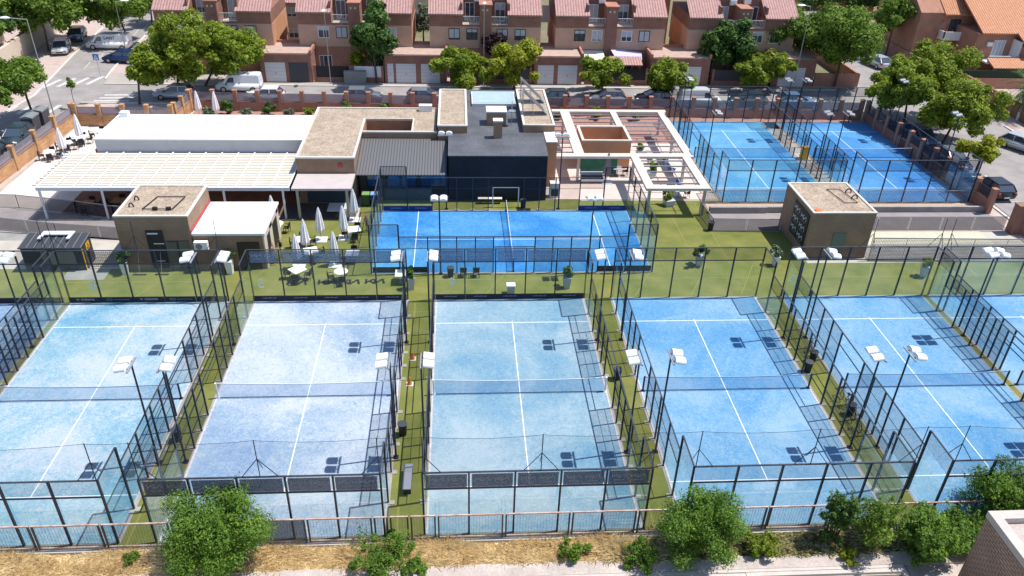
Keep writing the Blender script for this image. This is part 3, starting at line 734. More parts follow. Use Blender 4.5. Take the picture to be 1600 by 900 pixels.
for nm, bx, lb in (('stair_tower',(-.15,2.38,30.5,40.6),'taller tan brick block left of the dark roof, gravel on top'),('stair_tower',(7.26,10.0,30.8,40.7),'taller tan brick block right of the dark roof, under the solar panels')):
    s = thing(nm, lb, 'building', ((bx[0]+bx[1])/2,(bx[2]+bx[3])/2,0))
    mpart(s, 'wall', MB().box(*bx,0,4.58), 'tanbrick'); mpart(s, 'gravel_roof', MB().box(bx[0]+.1,bx[1]-.1,bx[2]+.1,bx[3]-.1,4.58,4.63), 'gravel')
    P(parapet(*bx,4.6), s)
s = thing('annex_wall', 'tan brick side wall between the black hall and the terrace', 'building', (9.5,28,0))
mpart(s, 'wall', MB().box(9.02,10.0,28.4,30.78,0,4.0), 'orangewall'); mpart(s, 'coping', MB().box(9.05,10.05,28.35,30.78,4.0,4.08), 'cap')
for i, (xa, ya) in enumerate(((7.95,40.2),(8.35,44.0))):
    s = thing('solar_collector', ('near' if i == 0 else 'far')+' tilted solar collector seen edge-on above the tan roof', 'solar panel', (8.5+.05*i,33.9+i*3.3,4.63), group='solar collectors')
    obj('panel', MB().profile([(-1.15,2.15),(1.05,.06),(1.1,.12),(-1.1,2.21)], -.55, .55, 'y'), 'galv', s)
    obj('absorber', MB().profile([(-1.06,2.1+.09),(1.0,.235-.06),(1.02,.25-.06),(-1.04,2.115+.09)], -.5, .5, 'y'), 'slate', s)
    st = MB()
    for yy in (-.5,.5): st.bar((-1.1,yy,0),(-1.1,yy,2.1),.05).bar((-1.1,yy,.03),(1.0,yy,.03),.05).bar((-.2,yy,0),(-.2,yy,1.2),.04)
    obj('stand', st, 'galv', s)
s = thing('storage_block', 'roofless tan brick enclosure with pale coping inside the beam pergola', 'enclosure', (15,34,0))
wb = MB().box(12.8,17.3,32.4,32.6,0,2.6).box(12.8,17.3,36.0,36.2,0,2.6).box(12.8,13.0,32.6,36.0,0,2.6).box(17.1,17.3,32.6,36.0,0,2.6)
mpart(s, 'wall', wb, 'orangewall'); P(parapet(12.8,17.3,32.4,36.2,2.6,w=.2,h=.1), s)
# beam pergola
s = thing('beam_pergola', 'cream concrete-beam pergola open to the sky beside the back courts', 'pergola', (17,32,0))
zb, zt = 2.3, 2.52
bm = [(10.0,22.2,29.0,29.75),(10.9,22.4,40.7,41.35),(16.6,17.3,22.9,29.0),(17.3,21.15,22.3,22.95),(16.6,17.3,22.3,22.9),(21.15,21.85,22.3,29.0),(21.5,22.2,29.75,40.7),(11.7,12.6,29.75,40.7),(16.7,17.3,36.2,40.7)]
for b in bm: mpart(s, 'beam', MB().box(b[0],b[1],b[2],b[3],zb,zt), 'beam')
def sl_(x0,x1,y0,y1,n):
    for i in range(n):
        y = y0+(y1-y0)*(i+.5)/n; mpart(s, 'slat', MB().box(x0,x1,y-.045,y+.045,zb+.02,zb+.12), 'galv')
sl_(17.3,21.15,23,29,5); sl_(17.3,21.5,29.8,36.4,5); sl_(17.3,21.5,36.4,40.6,4); sl_(12.6,16.7,36.5,40.6,4); sl_(10.1,11.7,29.8,40.6,10)
for x, y in ((16.95,22.6),(21.5,22.6),(21.5,29.3),(21.8,35),(21.9,41.0),(17,41.0),(12.1,41.0),(17,29.4),(12.1,29.4)):
    mpart(s, 'column', MB().box(x-.11,x+.11,y-.11,y+.11,0,zb), 'galv')
mpart(s, 'side_rail', MB().box(20.2,20.26,23,40,1.6,1.66), 'galv')
# service kiosk left
t = thing('changing_block', 'dark tan brick block with gravel roof and a black door sign', 'building', (-19,16.7,0))
mpart(t, 'wall', MB().box(-21.5,-16.65,14.2,19.25,0,4.08), 'tanbrick')
mpart(t, 'gravel_roof', MB().box(-21.4,-16.75,14.3,19.15,4.08,4.13), 'gravel'); P(parapet(-21.5,-16.65,14.2,19.25,4.1,w=.14,h=.1), t)
mpart(t, 'red_flashing', MB().box(-16.648,-16.6,14.25,19.2,2.82,3.06), 'red')
sg = mpart(t, 'sign_panel', MB().box(-19.6,-18.5,14.1,14.198,.2,3.1), 'signblack')
lt = MB().box(-19.5,-18.8,14.08,14.099,2.85,2.95).box(-19.2,-18.5,14.08,14.099,2.1,2.16).box(-19.3,-18.7,14.08,14.099,.75,.8)
o = mpart(sg, 'lettering', lt, 'letter'); o.location = (0,0,0)
mpart(t, 'window', MB().box(-18.4,-16.9,14.15,14.198,.1,2.3), 'winglass')
mpart(t, 'window_mullion', MB().box(-17.7,-17.62,14.12,14.149,.1,2.3), 'signblack')
rp = MB()
for a, b in (((-19.9,15.2),(-17.9,15.2)),((-17.9,15.2),(-17.6,17.2)),((-17.6,17.2),(-19.5,17.2)),((-19.5,17.2),(-19.9,15.2))): rp.tube((a[0],a[1],4.22),(b[0],b[1],4.22),.035)
rp.box(-19.2,-18.9,15.1,15.3,4.13,4.36).box(-18.3,-18.0,15.1,15.3,4.13,4.36)
tag(obj('pipe_loop', rp, 'signblack'), 'black pipe loop lying on the gravel roof of the changing block', 'pipes')
for i in range(2):
    rp = MB(); 
    for j in range(7):
        a0, a1 = j*math.pi/7, (j+1)*math.pi/7; rp.tube((-20.8+.15*math.cos(a0),15.7+i*1.1,4.13+.2*math.sin(a0)*1.5),(-20.8+.15*math.cos(a1),15.7+i*1.1,4.13+.2*math.sin(a1)*1.5),.05,n=6)
    tag(obj('vent_pipe', rp, 'signblack'), ('near' if i == 0 else 'far')+' black hooked vent pipe at the left edge of the changing block roof', 'vent pipe', 'hooked roof pipes')
t = thing('serving_kiosk', 'white-roofed brick kiosk with open side doors facing the parasols', 'kiosk', (-14,16.7,0))
mpart(t, 'wall', MB().box(-16.6,-11.9,14.25,19.1,0,2.7), 'tanbrick')
mpart(t, 'roof', MB().box(-16.59,-11.7,14.15,19.2,2.7,2.86), 'whiteroof')
mpart(t, 'side_wall', MB().box(-11.9,-11.8,14.25,15.0,0,2.69).box(-11.9,-11.8,16.0,16.8,0,2.69).box(-11.9,-11.8,18.4,19.1,0,2.69).box(-11.9,-11.8,15.0,19,2.2,2.69), 'stucco')
for y0_ in (15.0,16.8): mpart(t, 'side_opening', MB().box(-11.897,-11.86,y0_,y0_+(1.0 if y0_<16 else 1.6),.05,2.2), 'signblack')
mpart(t, 'front_door', MB().box(-13.7,-12.2,14.2,14.248,0,2.15), mat('dark_bronze', (.03,.022,.018), rough=.5))
ac = thing('air_conditioner', 'white air conditioner unit on the kiosk front wall', 'air conditioner', (-16.0,13.95,1.75))
obj('casing', MB().box(-.45,.45,-.18,.16,0,.62), 'white', ac); obj('fan_grille', MB().tube((-.12,-.2,.31),(-.12,-.182,.31),.22,n=16), 'grey', ac)
obj('bracket', MB().box(-.35,-.3,-.15,.24,-.06,0).box(.3,.35,-.15,.24,-.06,0), 'grey', ac)
# right kiosk with the sign
t = thing('entrance_kiosk', 'square brick kiosk with flat gravel roof and black sign on its left side', 'kiosk', (29.7,18,0))
mpart(t, 'wall', MB().box(27.3,32.05,15.35,20.65,0,3.68), 'tanbrick')
mpart(t, 'gravel_roof', MB().box(27.4,31.95,15.45,20.55,3.68,3.72), 'gravel'); P(parapet(27.3,32.05,15.35,20.65,3.69,w=.13,h=.1), t)
mpart(t, 'door', MB().box(29.2,30.2,15.3,15.348,0,2.1), mat('frosted_door', (.12,.17,.15), rough=.4))
sg = mpart(t, 'sign_panel', MB().box(27.24,27.298,15.75,18.55,.75,3.35), 'signblack')
LG = logo_mesh(.95, .34, 'letter')
for i in range(3):
    for j in range(2):
        o = link('logo', LG, sg, (27.232, 17.85-j*1.3, 2.75-i*.78-j*.12), R(-90))
        q = MB()
        for k_ in range(9): q.quad((-.4+k_*.09,0,0),(-.34+k_*.09,0,0),(-.34+k_*.09,0,.07+.03*(k_ % 2)),(-.4+k_*.09,0,.07+.03*(k_ % 2)))
        p_ = obj('small_print', q, 'skirttxt2', sg); p_.location = (27.23, 17.85-j*1.3, 2.55-i*.78-j*.12); p_.rotation_euler = (0,0,R(-90))
rp = MB()
for a, b in (((30.3,17.0),(31.3,17.0)),((30.3,17.0),(29.9,19.4)),((29.9,19.4),(30.9,19.4)),((31.3,17.0),(30.9,19.4))): rp.tube((a[0],a[1],3.8),(b[0],b[1],3.8),.03)
tag(obj('pipe_loop', rp, 'signblack'), 'black pipe loop lying on the gravel roof of the signed kiosk', 'pipes')
for i in range(2):
    rp = MB()
    for j in range(7):
        a0, a1 = j*math.pi/7, (j+1)*math.pi/7; rp.tube((31.4+.22*math.cos(a0),17.8+i*1.1,3.75+.3*math.sin(a0)),(31.4+.22*math.cos(a1),17.8+i*1.1,3.75+.3*math.sin(a1)),.05,n=6)
    tag(obj('vent_pipe', rp, 'signblack'), ('near' if i == 0 else 'far')+' black hooked vent pipe on the roof of the signed kiosk', 'vent pipe', 'hooked roof pipes')
tag(obj('orange_cloth', MB().lathe([(.3,0),(.26,.06),(.1,.1)], (27.8,15.8,3.73), 7), mat('orange_rag', (.8,.18,.05), rough=.9)), 'crumpled orange cloth at the roof corner of the signed kiosk', 'cloth')

# ------------------------------------------------------------------ boundary walls
def wall_run(label, p, q, hb, hp, n, mb_='orbrick', mp='orbrick', pillars=None, screen='panelgrey', th=.25):
    p = Vector((*p,0)); q = Vector((*q,0)); L = (q-p).length; a = math.atan2(q.y-p.y, q.x-p.x)
    t = thing('boundary_wall', label, 'wall', p, a)
    obj('wall_base', MB().box(0,L,-th/2,th/2,0,hb), mb_, t)
    obj('coping', MB().box(0,L,-th/2-.03,th/2+.03,hb,hb+.05), 'brownbrick', t)
    if screen: obj('screen', MB().box(0,L,-.015,.015,hb+.05,hp-.25), screen, t)
    pm = MB().box(-.2,.2,-.2,.2,0,hp).box(-.23,.23,-.23,.23,hp,hp+.06).mesh('pillar', mp)
    for i in range(n): link('pillar', pm, t, (L*(i/(n-1)),0,0))
    return t
wall_run('orange brick wall with pillars and grey screens along the left terrace', (-37.3,20.5), (-36.3,42.9), 1.15, 2.2, 7)
wall_run('short orange brick wall with five pillars at the terrace corner', (-36.0,42.85), (-26.7,42.6), 1.15, 2.2, 5)
wall_run('short return of stepped orange brick pillars beside the big tree', (-26.6,43.3), (-26.35,47.4), 1.15, 2.2, 3)
wall_run('long red brick street wall with grey screens behind the club', (-26.3,47.8), (45.3,46.0), .95, 2.15, 32, 'redbrick', 'redbrick')
wall_run('brick wall with pillars along the right-hand street', (45.75,45.5), (46.2,22.9), 1.0, 2.2, 11, 'brownbrick', 'redbrick', screen='sheerdark')
t = thing('gate_pillar', 'thick dark red brick gate pillar at the right end of the ramp', 'pillar', (46.2,19.4,0))
obj('shaft', MB().box(-.35,.35,-.35,.35,0,2.4), 'brownbrick', t); obj('coping', MB().box(-.4,.4,-.4,.4,2.4,2.5), 'tanbrick', t)
wall_run('brick wall with grey screen leaving the photo past the gate pillar', (46.6,19.3), (49.5,14.0), 1.0, 2.3, 3, 'brownbrick', 'brownbrick')
# low retaining wall under the gravel strip
tag(obj('retaining_wall', MB().box(22.3,46.0,23.05,23.28,0,.5), 'concgrey'), 'low grey retaining wall along the gravel strip above the ramp', 'wall')

def fence(label, pts, h, m, post='galv', name='mesh_fence', every=None, pw=.05, base=0, rail=True, dbl=False, cat='fence', base_m='conc'):
    t = thing(name, label, cat, (pts[0][0],pts[0][1],0)); o0 = Vector((pts[0][0],pts[0][1],0))
    for a, b in zip(pts[:-1], pts[1:]):
        a = Vector((*a,0))-o0; b = Vector((*b,0))-o0; L = (b-a).length; n = max(1, round(L/every)) if every else 1
        if base: obj('kerb', MB().bar(a+Vector((0,0,base/2-.005)), b+Vector((0,0,base/2-.005)), .28, base), base_m, t)
        for i in range(n):
            p, q = a.lerp(b, i/n), a.lerp(b, (i+1)/n); d = (q-p).normalized()*.06; z0 = Vector((0,0,base+.06)); z1 = Vector((0,0,base+h-.04))
            pm = MB(); pm.quad(tuple(p+d+z0), tuple(q-d+z0), tuple(q-d+z1), tuple(p+d+z1)); obj('panel', pm, m, t)
            if dbl:
                for s in (d*1.3, -d*1.3): obj('post', MB().bar(p+s, p+s+Vector((0,0,base+h)), pw), post, t)
            else: obj('post', MB().bar(p, p+Vector((0,0,base+h)), pw), post, t)
            if rail: obj('top_rail', MB().bar(p+Vector((0,0,base+h)), q+Vector((0,0,base+h)), .05), 'galv' if rail is True else rail, t)
            obj('bottom_rail', MB().bar(p+Vector((0,0,base+.05)), q+Vector((0,0,base+.05)), .04), 'galv' if rail is True else rail, t)
        obj('post', MB().bar(b, b+Vector((0,0,base+h)), pw), post, t)
    return t
fence('dark perforated fence along the upper edge of the left ramp', [(-38,24.4),(-33.2,24.1),(-28.3,23.0),(-25.1,22.1),(-21.6,21.6)], 1.15, 'sheerdark', every=3)
fence('dark perforated fence along the lower edge of the left ramp', [(-38,20.9),(-33,20.5),(-28.4,19.5),(-21.7,18.5)], 1.0, 'sheerdark', every=3)
fence('low mesh fence with paired posts below the back courts', [(22.4,25.05),(45.6,25.0)], 1.1, 'fencegrid', every=3, pw=.04)
fence('mesh fence with a top rail along the near side of the right ramp', [(32.3,19.75),(45.6,19.7)], 1.25, 'sheerdark', every=2.6, pw=.04)
fence('tall steel grid fence behind the turf right of the signed kiosk', [(32.2,15.0),(47.5,14.6)], 1.75, 'fencegrid', every=2.6, pw=.05, base=.12)
fence('dark mesh fence box where the right ramp meets the turf', [(27.0,19.6),(21.6,19.8),(21.4,22.9)], 1.1, 'sheerdark', every=3)
t = thing('planter_wall', 'low grey wall and glass strip beside the signed kiosk', 'wall', (24.5,22.9,0)); obj('wall', MB().box(-2.2,2.6,0,.25,0,.55), 'concgrey', t)

# ------------------------------------------------------------------ streets
sheet('road', [(-38.5,49.6),(47,48.6),(47,56.2),(-38.5,56.2)], .012, 'asphalt')
sheet('road', [(-46.5,25),(-38.9,25),(-38.5,49.6),(-38.5,56.2),(-39.6,62),(-41,78),(-44,130),(-52,130),(-46.6,68.4),(-44.2,51.9)], .016, 'asphalt')
sheet('road', [(47.4,12),(60.5,12),(60.8,44),(62,62),(66,90),(80,150),(66,150),(56,90),(51.5,62),(47,56.2),(47,48.6),(48.5,40)], .016, 'asphalt')
sheet('pavement', [(-62,20),(-46.5,25),(-44.2,51.9),(-46.6,68.4),(-52,130),(-80,130)], .02, 'pave')
sheet('pavement', [(-39.0,20),(-36.3,20),(-36.2,43),(-26.3,43),(-26.3,49.6),(-37.6,49.6),(-38.7,47)], .008, 'pave')
sheet('pavement', [(-38.5,56.2),(51.5,56.2),(51.5,62),(-39.4,60.5)], .008, mat('driveway_paving', (.42,.37,.33), (.36,.31,.28), scale=.9, rough=.9, fine=(12,.1)))
sheet('pavement', [(-39.4,60.5),(-34,60.5),(-34,90),(-42,90),(-40.8,76)], .012, 'pave')
sheet('pavement', [(60.5,12),(90,12),(90,58),(61.8,58),(60.8,44)], .012, 'pave')
sheet('pavement', rect(46.2,47.4,12,46), .02, 'pave')
sheet('forecourt', rect(-34,51.5,60.4,140), -.01, mat('garden_ground', (.22,.17,.12), (.14,.15,.07), scale=.4, rough=1, fine=(4,.2)))
kb = MB()
for a, b in (((-38.5,56.2),(47,56.2)),((-38.5,49.6),(-26.5,49.6)),((-46.5,25),(-44.2,51.9)),((-44.2,51.9),(-46.6,68.4)),((-46.6,68.4),(-49,90)),((-38.7,25),(-38.5,47)),((-39.0,58),(-39.6,62)),((-39.6,62),(-41,78)),((47.4,12),(47.4,46)),((60.5,12),(60.8,44))):
    kb.bar((*a,.05),(*b,.05),.18,.14)
structure(obj('kerb', kb, 'cap'))
def crossing(pts, n, wd, ln, ang, z=.024):
    g = MB(); p, q = Vector((*pts[0],0)), Vector((*pts[1],0)); d = Vector((math.cos(ang), math.sin(ang), 0)); e = Vector((-d.y, d.x, 0))
    for i in range(n):
        c = p.lerp(q, i/(n-1)) if n > 1 else p
        g.quad(*[tuple(c+d*a*ln/2+e*b*wd/2+Vector((0,0,z))) for a, b in ((-1,-1),(1,-1),(1,1),(-1,1))])
    o = obj('crosswalk', g, 'roadpaint'); structure(o)
crossing([(-44.2,56.2),(-40.0,57.6)], 4, .5, 3.2, R(78))
crossing([(-35.6,50.4),(-35.2,52.4)], 3, .42, 3.6, R(2))
crossing([(-44.6,47.2),(-40.4,47.6)], 4, .45, 2.6, R(85))
g = MB()
for i in range(6): g.quad((-43.0+i*.1,62+i*4,.024),(-42.9+i*.1,62+i*4,.024),(-43.3+i*.1,65+i*4,.024),(-43.4+i*.1,65+i*4,.024))
for i in range(14): g.quad((48.3+.02*i,14+i*2.2,.024),(50.4,14+i*2.2,.024),(50.4,14.1+i*2.2,.024),(48.3,14.1+i*2.2,.024))
structure(obj('lane_marking', g, 'roadpaint'))

# ------------------------------------------------------------------ semi-detached houses
def house(x0, label, y0=61.0, zo=0.0, left_win='white', seed=0):
    t = thing('semi_detached_house', label, 'house', (x0+6.6, y0, 0), group='brick houses along the back street')
    def B(name, x0_, x1_, a, b, c, d, m): return mpart(t, name, MB().box(x0+x0_, x0+x1_, y0+a, y0+b, c, d), m)
    B('ground_floor_wall', .15, 13.05, .1, 9, 0, 3.3, 'redbrick')
    B('wall', 0, 13.2, 0, 9, 3.3, 5.8, 'beigebrick')
    w_ = MB().box(x0, x0+3.9, y0+.01, y0+9, 5.8, 7.3).box(x0+9.3, x0+13.2, y0+.01, y0+9, 5.8, 7.3).box(x0+3.9, x0+9.3, y0-.0, y0+.2, 5.8, 6.0).box(x0+3.9, x0+9.3, y0+2.6, y0+9, 5.8, 9.4)
    w_.box(x0+3.7, x0+3.9, y0+.3, y0+3, 7.2, 8.4).box(x0+9.3, x0+9.5, y0+.3, y0+3, 7.2, 8.4)
    mpart(t, 'upper_wall', w_, 'brownbrick')
    B('terrace_floor', 3.9, 9.3, .2, 2.6, 5.78, 5.86, 'stucco')
    B('chimney_stack', 5.95, 7.3, -.35, 2.62, 0, 8.3, 'brownbrick')
    B('chimney_cap', 5.85, 7.4, -.42, 2.62, 8.3, 8.42, 'redbrick')
    mpart(t, 'vent_pots', MB().box(x0+6.2,x0+6.4,y0-.38,y0-.33,7.7,7.9).box(x0+6.7,x0+6.9,y0-.38,y0-.33,7.7,7.9), 'cap')
    for a, b in ((-.1, 4.0), (9.2, 13.3)):
        r = MB().profile([(y0-.25,7.28),(y0+3.9,9.75),(y0+8.9,9.9),(y0+8.9,9.7),(y0+3.9,9.55),(y0-.25,7.12)], x0+a, x0+b, 'x')
        mpart(t, 'tiled_roof', r, 'rooftile')
    mpart(t, 'tiled_roof', MB().profile([(y0+2.3,9.3),(y0+5.6,11.2),(y0+9.2,9.3),(y0+9.2,9.15),(y0+5.6,11.0),(y0+2.3,9.15)], x0+4.0, x0+9.2, 'x'), 'rooftile')
    rnd = random.Random(seed)
    for wx in (2.25, 4.35, 7.95, 10.1):
        window(t, x0+wx-t.location.x, y0-t.location.y-.0, 4.3, 1.3, 1.3, 'white' if rnd.random() < .55 else 'signblack', 'winglass', bars=1, shut=rnd.choice((.3,.6,.9,1)))
    window(t, x0+4.2-t.location.x, 2.6, 5.95, 1.15, 2.1, 'white', 'winglass', bars=1, shut=rnd.choice((0,.5,1)))
    window(t, x0+7.8-t.location.x, 2.6, 5.95, 1.25, 2.1, 'white', 'winglass', bars=1, shut=rnd.choice((0,.4,1)))
    window(t, x0+2.1-t.location.x, .1, .15, 1.5, 2.1, 'white', 'winglass', bars=2)
    window(t, x0+8.3-t.location.x, .1, .9, 1.4, 1.3, 'white', 'winglass', bars=1, shut=.4)
    for a, b in ((3.95, 5.9), (7.35, 9.25)):
        r = MB().bar((x0+a,y0+.1,6.95),(x0+b,y0+.1,6.95),.06).bar((x0+a,y0+.1,6.1),(x0+b,y0+.1,6.1),.05)
        for i in range(12): xx = x0+a+(b-a)*i/11; r.bar((xx,y0+.1,6.0),(xx,y0+.1,6.95),.03)
        mpart(t, 'balcony_railing', r, 'whitemetal')
    u = mpart(t, 'air_conditioner', MB().box(x0+5.3,x0+6.1,y0+2.1,y0+2.55,8.25,8.85), 'white')
    if seed % 2: mpart(t, 'air_conditioner', MB().box(x0+7.0,x0+7.8,y0+2.0,y0+2.55,8.45,9.0), 'white')
    sw = mpart(t, 'side_wall_render', MB().box(x0-.03, x0-.001, y0+3.4, y0+8.9, 2.8, 5.79).box(x0+13.201, x0+13.23, y0+.2, y0+8.9, 2.8, 5.79), 'orangewall')
    return t
HX = ((-33.2,'brick house behind the two big trees on the left, partly hidden'),(-17.0,'brick house with the tall dark tree growing in front of its chimney'),
      (-1.7,'brick house with white balustrade balconies behind the plum tree'),(13.3,'brick house in the centre with a cream awning and lilac shade sail'),(29.4,'brick house behind the dark green trees, right of the centre'))
for i, (x, lb) in enumerate(HX): house(x, lb, seed=i+3)
MAT['garageroof'] = mat('garage_roof_tiles', (.4,.28,.23), (.48,.35,.29), scale=1.5, rough=.9, fine=(9,.15))
def garage(x0, x1, doors, label, depth=5, z=3.35, y0=57.6):
    t = thing('garage_block', label, 'garage', ((x0+x1)/2, y0, 0), group='garages between the houses')
    mpart(t, 'wall', MB().box(x0, x1, y0, y0+depth, 0, z-.1), 'brownbrick')
    mpart(t, 'flat_roof', MB().box(x0+.15, x1-.15, y0+.12, y0+depth, z-.1, z), 'garageroof')
    mpart(t, 'parapet', MB().box(x0-.1, x0+.15, y0, y0+depth, z-.1, z+.35).box(x1-.15, x1+.1, y0, y0+depth, z-.1, z+.35).box(x0+.15, x1-.15, y0+depth-.2, y0+depth, z-.1, z+.3), 'redbrick')
    for a, b, m in doors:
        d = mpart(t, 'garage_door', MB().box(a, b, y0-.03, y0-.001, .05, 2.3), m)
        h = mpart(d, 'handle', MB().box((a+b)/2-.07, (a+b)/2+.07, y0-.05, y0-.031, 1.05, 1.12), 'signblack'); h.location = (0,0,0)
    return t
garage(-21.1,-15.3,[(-20.6,-18.3,'garagewhite'),(-17.9,-15.7,'darkgrey')],'brick garages with one white and one dark grey door')
garage(-6.9,.3,[(-6.6,-5.9,'garagewhite'),(-5.6,-3.3,'garagewhite'),(-2.7,-.5,'garagewhite')],'brick garages with white doors right of the tall dark tree')
garage(10.6,16.3,[(11.0,12.9,'garagewhite'),(13.4,15.7,'garagewhite')],'brick garages with two white doors left of the street tree pair')
garage(24.5,31.6,[(25,27.2,'garagewhite'),(28.4,30.6,'garagewhite')],'dark brick garages with pale doors behind the first back court')
garage(39.4,44.6,[(40.2,43.4,'garagewhite')],'brick garage with a pale door at the side-street corner')
def patio(x0, x1, label, m1, h1=1.9, base=.6, y=57.7):
    t = thing('garden_fence', label, 'fence', ((x0+x1)/2, y, 0))
    mpart(t, 'base_wall', MB().box(x0, x1, y, y+.25, 0, base), 'brownbrick'); mpart(t, 'fence_panel', MB().box(x0+.05, x1-.05, y+.08, y+.14, base, h1), m1)
    for x in (x0, x1): mpart(t, 'pillar', MB().box(x-.14, x+.14, y-.03, y+.28, 0, h1+.1), 'brownbrick')
patio(-15.0,-10.9,'black garden fence on a brick base beside the dark garage','signblack')
patio(-10.6,-7.2,'white solid garden fence behind the tall dark tree','white')
patio(.8,10.2,'dark garden fence hidden behind the two yellow-green street trees','darkgrey')
patio(16.8,24.1,'dark garden fence with brick base below the tiled canopy','signblack')
patio(32.2,39,'dark garden fence behind the second dark green tree','darkgrey')
tag(obj('utility_cabinet', MB().box(-11.6,-9.1,57.0,57.6,0,1.5), 'concgrey'), 'grey concrete utility cabinet in front of the white garden fence', 'cabinet')
t = thing('tiled_canopy', 'small tiled gate canopy beside the lilac shade sail', 'canopy', (21.5,57.9,0))
mpart(t, 'roof', MB().profile([(57.2,2.55),(58.9,3.1),(58.9,2.98),(57.2,2.43)], 19.6, 23.4, 'x'), 'rooftile')
for x in (19.8,23.2): mpart(t, 'post', MB().box(x-.1,x+.1,57.95,58.15,0,2.6), 'brownbrick')
def awning(pts, m, label, nm='awning'):
    mb = MB(); mb.v = pts+[(p[0],p[1],p[2]-.04) for p in pts]; n = len(pts)
    mb.f = [tuple(range(n)), tuple(n+n-1-i for i in range(n))]+[(i,(i+1)%n,n+(i+1)%n,n+i) for i in range(n)]; mb.m = [0]*(n+2)
    tag(obj(nm, mb, m), label, 'awning')
awning([(14.3,58.9,2.6),(19.2,58.9,2.6),(19.2,60.98,3.2),(14.3,60.98,3.2)], 'fabric', 'wide cream awning over the patio of the centre brick house')
awning([(20.4,58.6,2.9),(23.6,58.8,2.7),(23.9,60.8,3.1),(20.0,60.9,3.5)], mat('lilac_cloth', (.5,.47,.7), rough=.8), 'lilac shade sail strung beside the brick chimney', 'shade_sail')
awning([(11.5,66.5,5.2),(13.2,66.5,5.2),(13.2,68.5,6.8),(11.5,68.5,6.8)], 'fabric', 'white striped awning in the gap between two brick houses')
# rear row of houses behind (only pieces show through the gaps)
def slab_house(label, x0,x1,y0,y1,h, m, roofm='rooftile'):
    t = thing('rear_house', label, 'house', ((x0+x1)/2,y0,0))
    mpart(t, 'wall', MB().box(x0,x1,y0,y1,0,h), m)
    ym = (y0+y1)/2; mpart(t, 'tiled_roof', MB().profile([(y0-.3,h-.05),(ym,h+2),(y1+.3,h-.05),(y1+.3,h-.2),(ym,h+1.8),(y0-.3,h-.2)], x0-.3, x1+.3, 'x'), roofm)
    for i in range(max(1,int((x1-x0)/3))):
        window(t, x0+.9+i*3-t.location.x, 0, 1.2, 1.3, 1.3, 'white', 'winglass', bars=1, shut=.5); window(t, x0+.9+i*3-t.location.x, 0, 3.9 if h > 5.5 else 1.2, 1.3, 1.2, 'white', 'winglass', bars=1, shut=.7) if h > 5.5 else None
slab_house('cream rendered house glimpsed through the first gap', -21.5,-14,73,80,5.8,'stucco')
slab_house('cream rendered house behind the olive tree gap', -6,1.2,84,90,5.4,'stucco')
slab_house('orange rendered house behind the right gap between brick houses', 26.4,29.6,72,79,7.6,'orangewall')
slab_house('brick house beyond the trees, top right', 58,72,100,108,5.2,'redbrick','rooftile2')
slab_house('pale house with orange roof at the top left corner', -72,-57.5,66,74,5.6,'stucco','rooftile2')
slab_house('orange brick house at the end of the left street', -66,-55,86,94,5.2,'orangewall','rooftile2')

# house group on the right with orange tiles
t = thing('corner_house', 'large red brick house with orange tiled roofs and white loggias, top right', 'house', (70,66,0))
mpart(t, 'wall', MB().box(62.2,69.6,68.6,80,0,6.6), 'redbrick'); mpart(t, 'gable', MB().profile([(68.6,6.6),(80,6.6),(74.3,10.2)], 62.2,69.6,'x'), 'redbrick')
mpart(t, 'wall', MB().box(67.6,84,63.6,80,0,5.2), 'redbrick')
mpart(t, 'tiled_roof', MB().profile([(68.2,6.5),(74.3,10.35),(80.4,6.5),(80.4,6.3),(74.3,10.15),(68.2,6.3)], 65.4,70.0,'x'), 'rooftile2')
mpart(t, 'tiled_roof', MB().profile([(63.2,5.35),(74.5,10.8),(82,7.2),(82,7.0),(74.5,10.6),(63.2,5.15)], 67.9,84.4,'x'), 'rooftile2')
mpart(t, 'tiled_roof', MB().profile([(60.0,4.2),(63.2,5.5),(63.2,5.3),(60.0,4.0)], 72.4,84.4,'x'), 'rooftile2')
mpart(t, 'wall', MB().box(72.6,84,60.6,63.6,0,4.1), 'redbrick')
lg = mpart(t, 'loggia', MB().box(65.3,68.8,67.2,68.6,3.4,3.6).box(65.3,68.8,67.2,67.32,3.6,4.5).box(65.3,65.42,67.2,68.6,3.6,4.5).box(68.68,68.8,67.2,68.6,3.6,4.5), 'white')
lg = mpart(t, 'loggia', MB().box(68.6,72.6,61.6,63.6,1.9,2.1).box(68.6,72.6,61.6,61.75,2.1,2.9).box(72.45,72.6,61.75,63.6,2.1,4.6), 'white')
window(t, 70.0-70, 63.6-66, 2.2, 1.5, 2.2, 'white', 'shutter', bars=2); window(t, 65.9-70, 68.6-66, .6, 1.3, 1.7, 'white', 'shutter', bars=1); window(t, 66.5-70, 68.6-66, 4.2, 1.4, 1.6, 'signblack', 'winglass', bars=1)
mpart(t, 'air_conditioner', MB().box(69.0,69.7,63.25,63.58,3.7,4.2), 'white')
w2 = thing('garden_wall', 'orange-red brick garden wall with a dark hedge panel below the corner house', 'wall', (66,57.6,0))
mpart(w2, 'wall', MB().box(61.9,80,57.5,57.8,0,1.3), 'redbrick'); mpart(w2, 'fence_panel', MB().box(62,80,57.6,57.68,1.3,2.2), mat('green_mesh', (.02,.04,.025), rough=.9))
mpart(w2, 'wall', MB().box(61.9,62.2,57.8,78,0,1.5), 'redbrick')
t = thing('patio_roof', 'orange tiled lean-to roof at the foot of the corner house', 'lean-to', (70,60.5,0))
mpart(t, 'roof', MB().profile([(58.4,2.3),(60.4,3.0),(60.4,2.85),(58.4,2.15)], 67.5,74,'x'), 'rooftile2'); mpart(t, 'post', MB().box(67.6,67.8,58.5,58.7,0,2.3).box(73.7,73.9,58.5,58.7,0,2.3), 'brownbrick')
